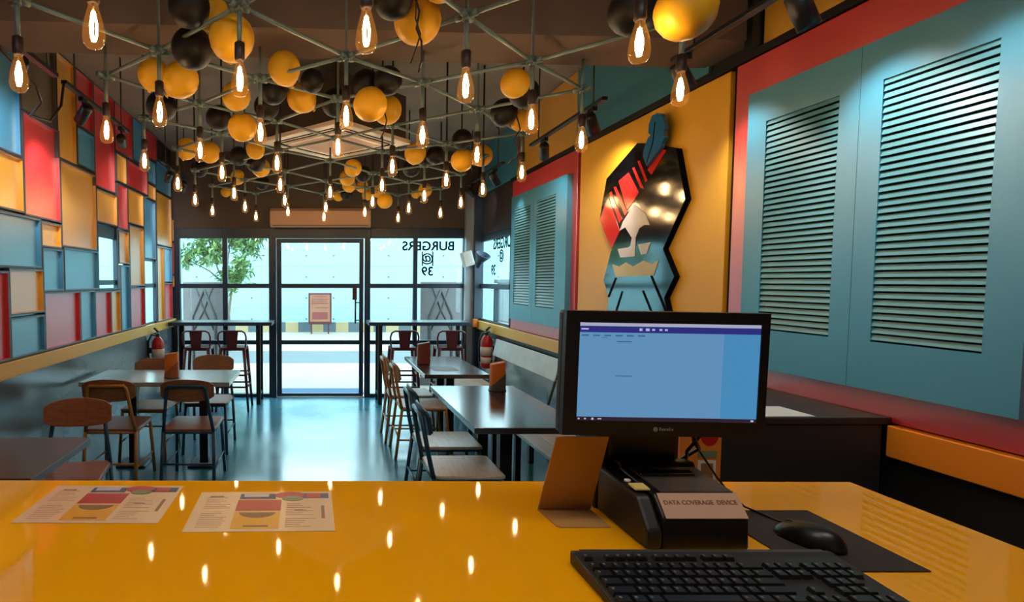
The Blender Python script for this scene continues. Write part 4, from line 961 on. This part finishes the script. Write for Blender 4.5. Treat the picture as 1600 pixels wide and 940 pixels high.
# ---- keyboard
t = thing('keyboard', 'black computer keyboard at the front of the counter', 'keyboard', (.65, .88, CT)) 
def kz(y): return CT + .013 + (y - .80) * .075
MB().prism([(.798, CT + .001), (.957, CT + .001), (.957, CT + .024), (.945, CT + .026), (.935, kz(.935)), (.803, kz(.803)), (.798, kz(.798) - .003)], 'x', .430, .873).build('case', 'plastic_soft', t, bevel=.003)
MB().box(.445, .86, .9452, .955, CT + .0245, CT + .0262).build('back_strip', 'grey_plastic', t)
u = .0186; x0k = .4365; nkeys = 0
def key(x, w, y, d=.0155, mark=True):
    global nkeys
    nkeys += 1
    z = kz(y); sl_ = .075
    a, b_ = x + .0012, x + w - .0012; i_ = .0018
    c_, d_ = y - d / 2, y + d / 2
    mb = MB()
    lo = [(a, c_), (b_, c_), (b_, d_), (a, d_)]; hi = [(a + i_, c_ + i_), (b_ - i_, c_ + i_), (b_ - i_, d_ - i_), (a + i_, d_ - i_)]
    zz = lambda yy, h: z + (yy - y) * sl_ + h
    mb.add([(p, q, zz(q, -.001)) for p, q in lo] + [(p, q, zz(q, .0065)) for p, q in hi], [(3, 2, 1, 0), (4, 5, 6, 7), (0, 1, 5, 4), (1, 2, 6, 5), (2, 3, 7, 6), (3, 0, 4, 7)], 0)
    if mark:
        mx = x + min(w * .35, .007); my = y + .002
        mb.add([(mx - .0018, my - .0022, zz(my - .0022, .0068)), (mx + .0018, my - .0022, zz(my - .0022, .0068)), (mx + .0018, my + .0022, zz(my + .0022, .0068)), (mx - .0018, my + .0022, zz(my + .0022, .0068))], [(0, 1, 2, 3)], 1)
    mb.build('key', ['key', 'keymark'], t)
rows_ = [[1] * 12, [1] * 13 + [2], [1.5] + [1] * 12 + [1.5], [1.75] + [1] * 11 + [2.25], [2.25] + [1] * 10 + [2.75], [1.25] * 3 + [6.25] + [1.25] * 4]
for r, ws in enumerate(rows_):
    y = .926 - r * .0215 - (.004 if r else 0); x = x0k
    for i, w in enumerate(ws):
        if r == 0: x = x0k + (i + (1 if i else 0) + (.0 if i < 5 else .5 if i < 9 else 1)) * u * .97
        key(x, w * u, y, .0115 if r == 0 else .018, not (w > 3)); x += w * u
    if r in (1, 2): [key(x0k + (15.3 + k) * u, u, y, .018) for k in range(3)]
    if r == 4: key(x0k + 16.3 * u, u, y, .018)
    if r == 5: [key(x0k + (15.3 + k) * u, u, y, .018) for k in range(3)]
    xs = x0k + 18.6 * u
    if r in (1, 2): [key(xs + k * u, u, y, .018) for k in range(4)]
    if r in (3, 4): [key(xs + k * u, u, y, .018) for k in range(3)]
    if r == 5: key(xs, 2 * u, y, .018); key(xs + 2 * u, u, y, .018); key(xs + 3 * u, u, y, .018)

tag(MB().prism([(.815, .927), (1.022, .927), (1.03, 1.18), (.823, 1.18)], 'z', CT + .0002, CT + .003).build('mouse_pad', 'pad', bevel=.001), 'dark brown mouse pad at the right of the counter', 'mouse pad')
t = thing('computer_mouse', 'black computer mouse on the dark mouse pad', 'mouse', (.905, 1.03, CT + .003), .42)
vs = []; fs = []; n1, n2 = 14, 20
for i in range(n1 + 1):
    th = PI / 2 * i / n1
    for j in range(n2):
        ph = 2 * PI * j / n2
        x = .031 * math.cos(th) ** .7 * math.cos(ph); y = .056 * math.cos(th) ** .8 * math.sin(ph)
        vs.append((x * (1 - .12 * (y / .056)), y, .002 + .035 * math.sin(th) * (1 - .22 * (y / .056))))
for i in range(n1):
    for j in range(n2): fs.append((i * n2 + j, i * n2 + (j + 1) % n2, (i + 1) * n2 + (j + 1) % n2, (i + 1) * n2 + j))
fs.append(tuple(range(n2)))
MB().add(vs, fs, 0, True).build('shell', 'plastic', t, off=(0, 0, 0))
MB().box(-.021, .021, -.042, .042, .0003, .004).build('underside', 'plastic_soft', t, off=(0, 0, 0), bevel=.001)
MB().lathe([(.008, -.003), (.009, 0), (.008, .003)], 14, (0, .030, .024), R=rot('Y', PI / 2)).build('scroll_wheel', 'grey_plastic', t, off=(0, 0, 0))
cord('mouse_cable', [(.915, 1.085, CT + .012), (.92, 1.12, CT + .006), (.905, 1.19, CT + .006), (.88, 1.20, CT + .03), (.85, 1.20, 1.12), (.79, 1.19, 1.20), (.768, 1.16, 1.24), (.76, 1.135, 1.27)], .0022, 'plastic', 'thin black cable running from the monitor down to the mouse', 'cable')
cord('power_cable', [(.74, 1.14, 1.28), (.765, 1.15, 1.22), (.79, 1.17, 1.19), (.775, 1.2, 1.16), (.80, 1.22, 1.13), (.79, 1.25, 1.07), (.80, 1.3, CT + .006)], .004, 'plastic', 'black power cable bundle under the right side of the monitor', 'cable')
cord('power_cable', [(.80, 1.14, 1.28), (.785, 1.16, 1.22), (.765, 1.17, 1.185), (.79, 1.21, 1.15), (.775, 1.24, 1.10), (.785, 1.27, CT + .006)], .0035, 'socket', 'brown cable crossing the black one under the monitor', 'cable')
cord('printer_cable', [(.775, 1.17, CT + .02), (.79, 1.165, CT + .006), (.815, 1.2, CT + .006), (.83, 1.26, CT + .006)], .0025, 'plastic', 'short black cable beside the receipt printer', 'cable')
cord('keyboard_cable', [(.74, .955, CT + .012), (.76, .97, CT + .008), (.795, .975, CT + .004), (.81, .97, CT + .004), (.815, .955, CT + .004)], .002, 'plastic', 'thin black loop of cable between printer and keyboard', 'cable')

# ================================================================= ADDED COUNTER LIGHTS, SPOT LAMPS
for cx, lab in ((-.7, 'unseen flat light panel added to brighten the counter, left one'), (.95, 'unseen flat light panel added to brighten the counter, right one')):
    t = thing('counter_fill_light', lab, 'fill light', (cx, .35, ZC))  # unseen glowing panel, added to brighten the counter from above
    MB().box(cx - .62, cx + .62, -.17 + .35, .17 + .35, 3.17, ZC - .0005).build('housing', 'white', t, bevel=.004)
    MB().box(cx - .6, cx + .6, -.15 + .35, .15 + .35, 3.165, 3.1699).build('diffuser', 'fill_panel', t)
for i, (p, d, pw, sz) in enumerate(SPOTS):
    l = bpy.data.lights.new('spot_lamp', 'SPOT'); l.energy = pw * SPOTK; l.spot_size = math.radians(sz); l.spot_blend = .8; l.shadow_soft_size = .03
    l.color = (1.0, .96, .88)
    o = bpy.data.objects.new('spot_lamp', l); COL.objects.link(o); o.location = p; o.rotation_euler = (-d).to_track_quat('Z', 'Y').to_euler()

# ================================================================= WORLD, PORTALS, CAMERA
w = bpy.data.worlds.new('World'); SC.world = w; w.use_nodes = True
bg = w.node_tree.nodes['Background']; bg.inputs[0].default_value = (.72, .94, 1.0, 1); bg.inputs[1].default_value = WORLDK
def portal(loc, rot_, sx, sy):
    l = bpy.data.lights.new('daylight_portal', 'AREA'); l.shape = 'RECTANGLE'; l.size = sx; l.size_y = sy; l.cycles.is_portal = True
    o = bpy.data.objects.new('daylight_portal', l); COL.objects.link(o); o.location = loc; o.rotation_euler = rot_
portal((0, 7.62, 1.1), (-PI / 2, 0, 0), 3.9, 2.25)
portal((2.21, 6.75, 1.55), (0, PI / 2, 0), 1.2, 1.3)
cam = bpy.data.cameras.new('camera'); co = bpy.data.objects.new('camera', cam); COL.objects.link(co)
F = 890.0; TH = math.radians(3.1); PX, PY = 500.0, 438 + F * math.tan(TH)
cam.sensor_fit = 'HORIZONTAL'; cam.sensor_width = 36; cam.lens = F * 36 / 1600
cam.shift_x = (800 - PX) / 1600; cam.shift_y = (PY - 470) / 1600
cam.clip_start = .02; cam.clip_end = 200
co.location = (0, 0, H); co.rotation_euler = (PI / 2 - TH, 0, 0)
SC.camera = co
vs_ = SC.view_settings; vs_.view_transform = 'Standard'; vs_.look = 'None'; vs_.gamma = 1; vs_.exposure = EXPO; vs_.use_curve_mapping = False
SC.cycles.use_denoising = True
SC.cycles.max_bounces = 8; SC.cycles.transparent_max_bounces = 16; SC.cycles.sample_clamp_indirect = 6
SC.cycles.caustics_reflective = False; SC.cycles.caustics_refractive = False
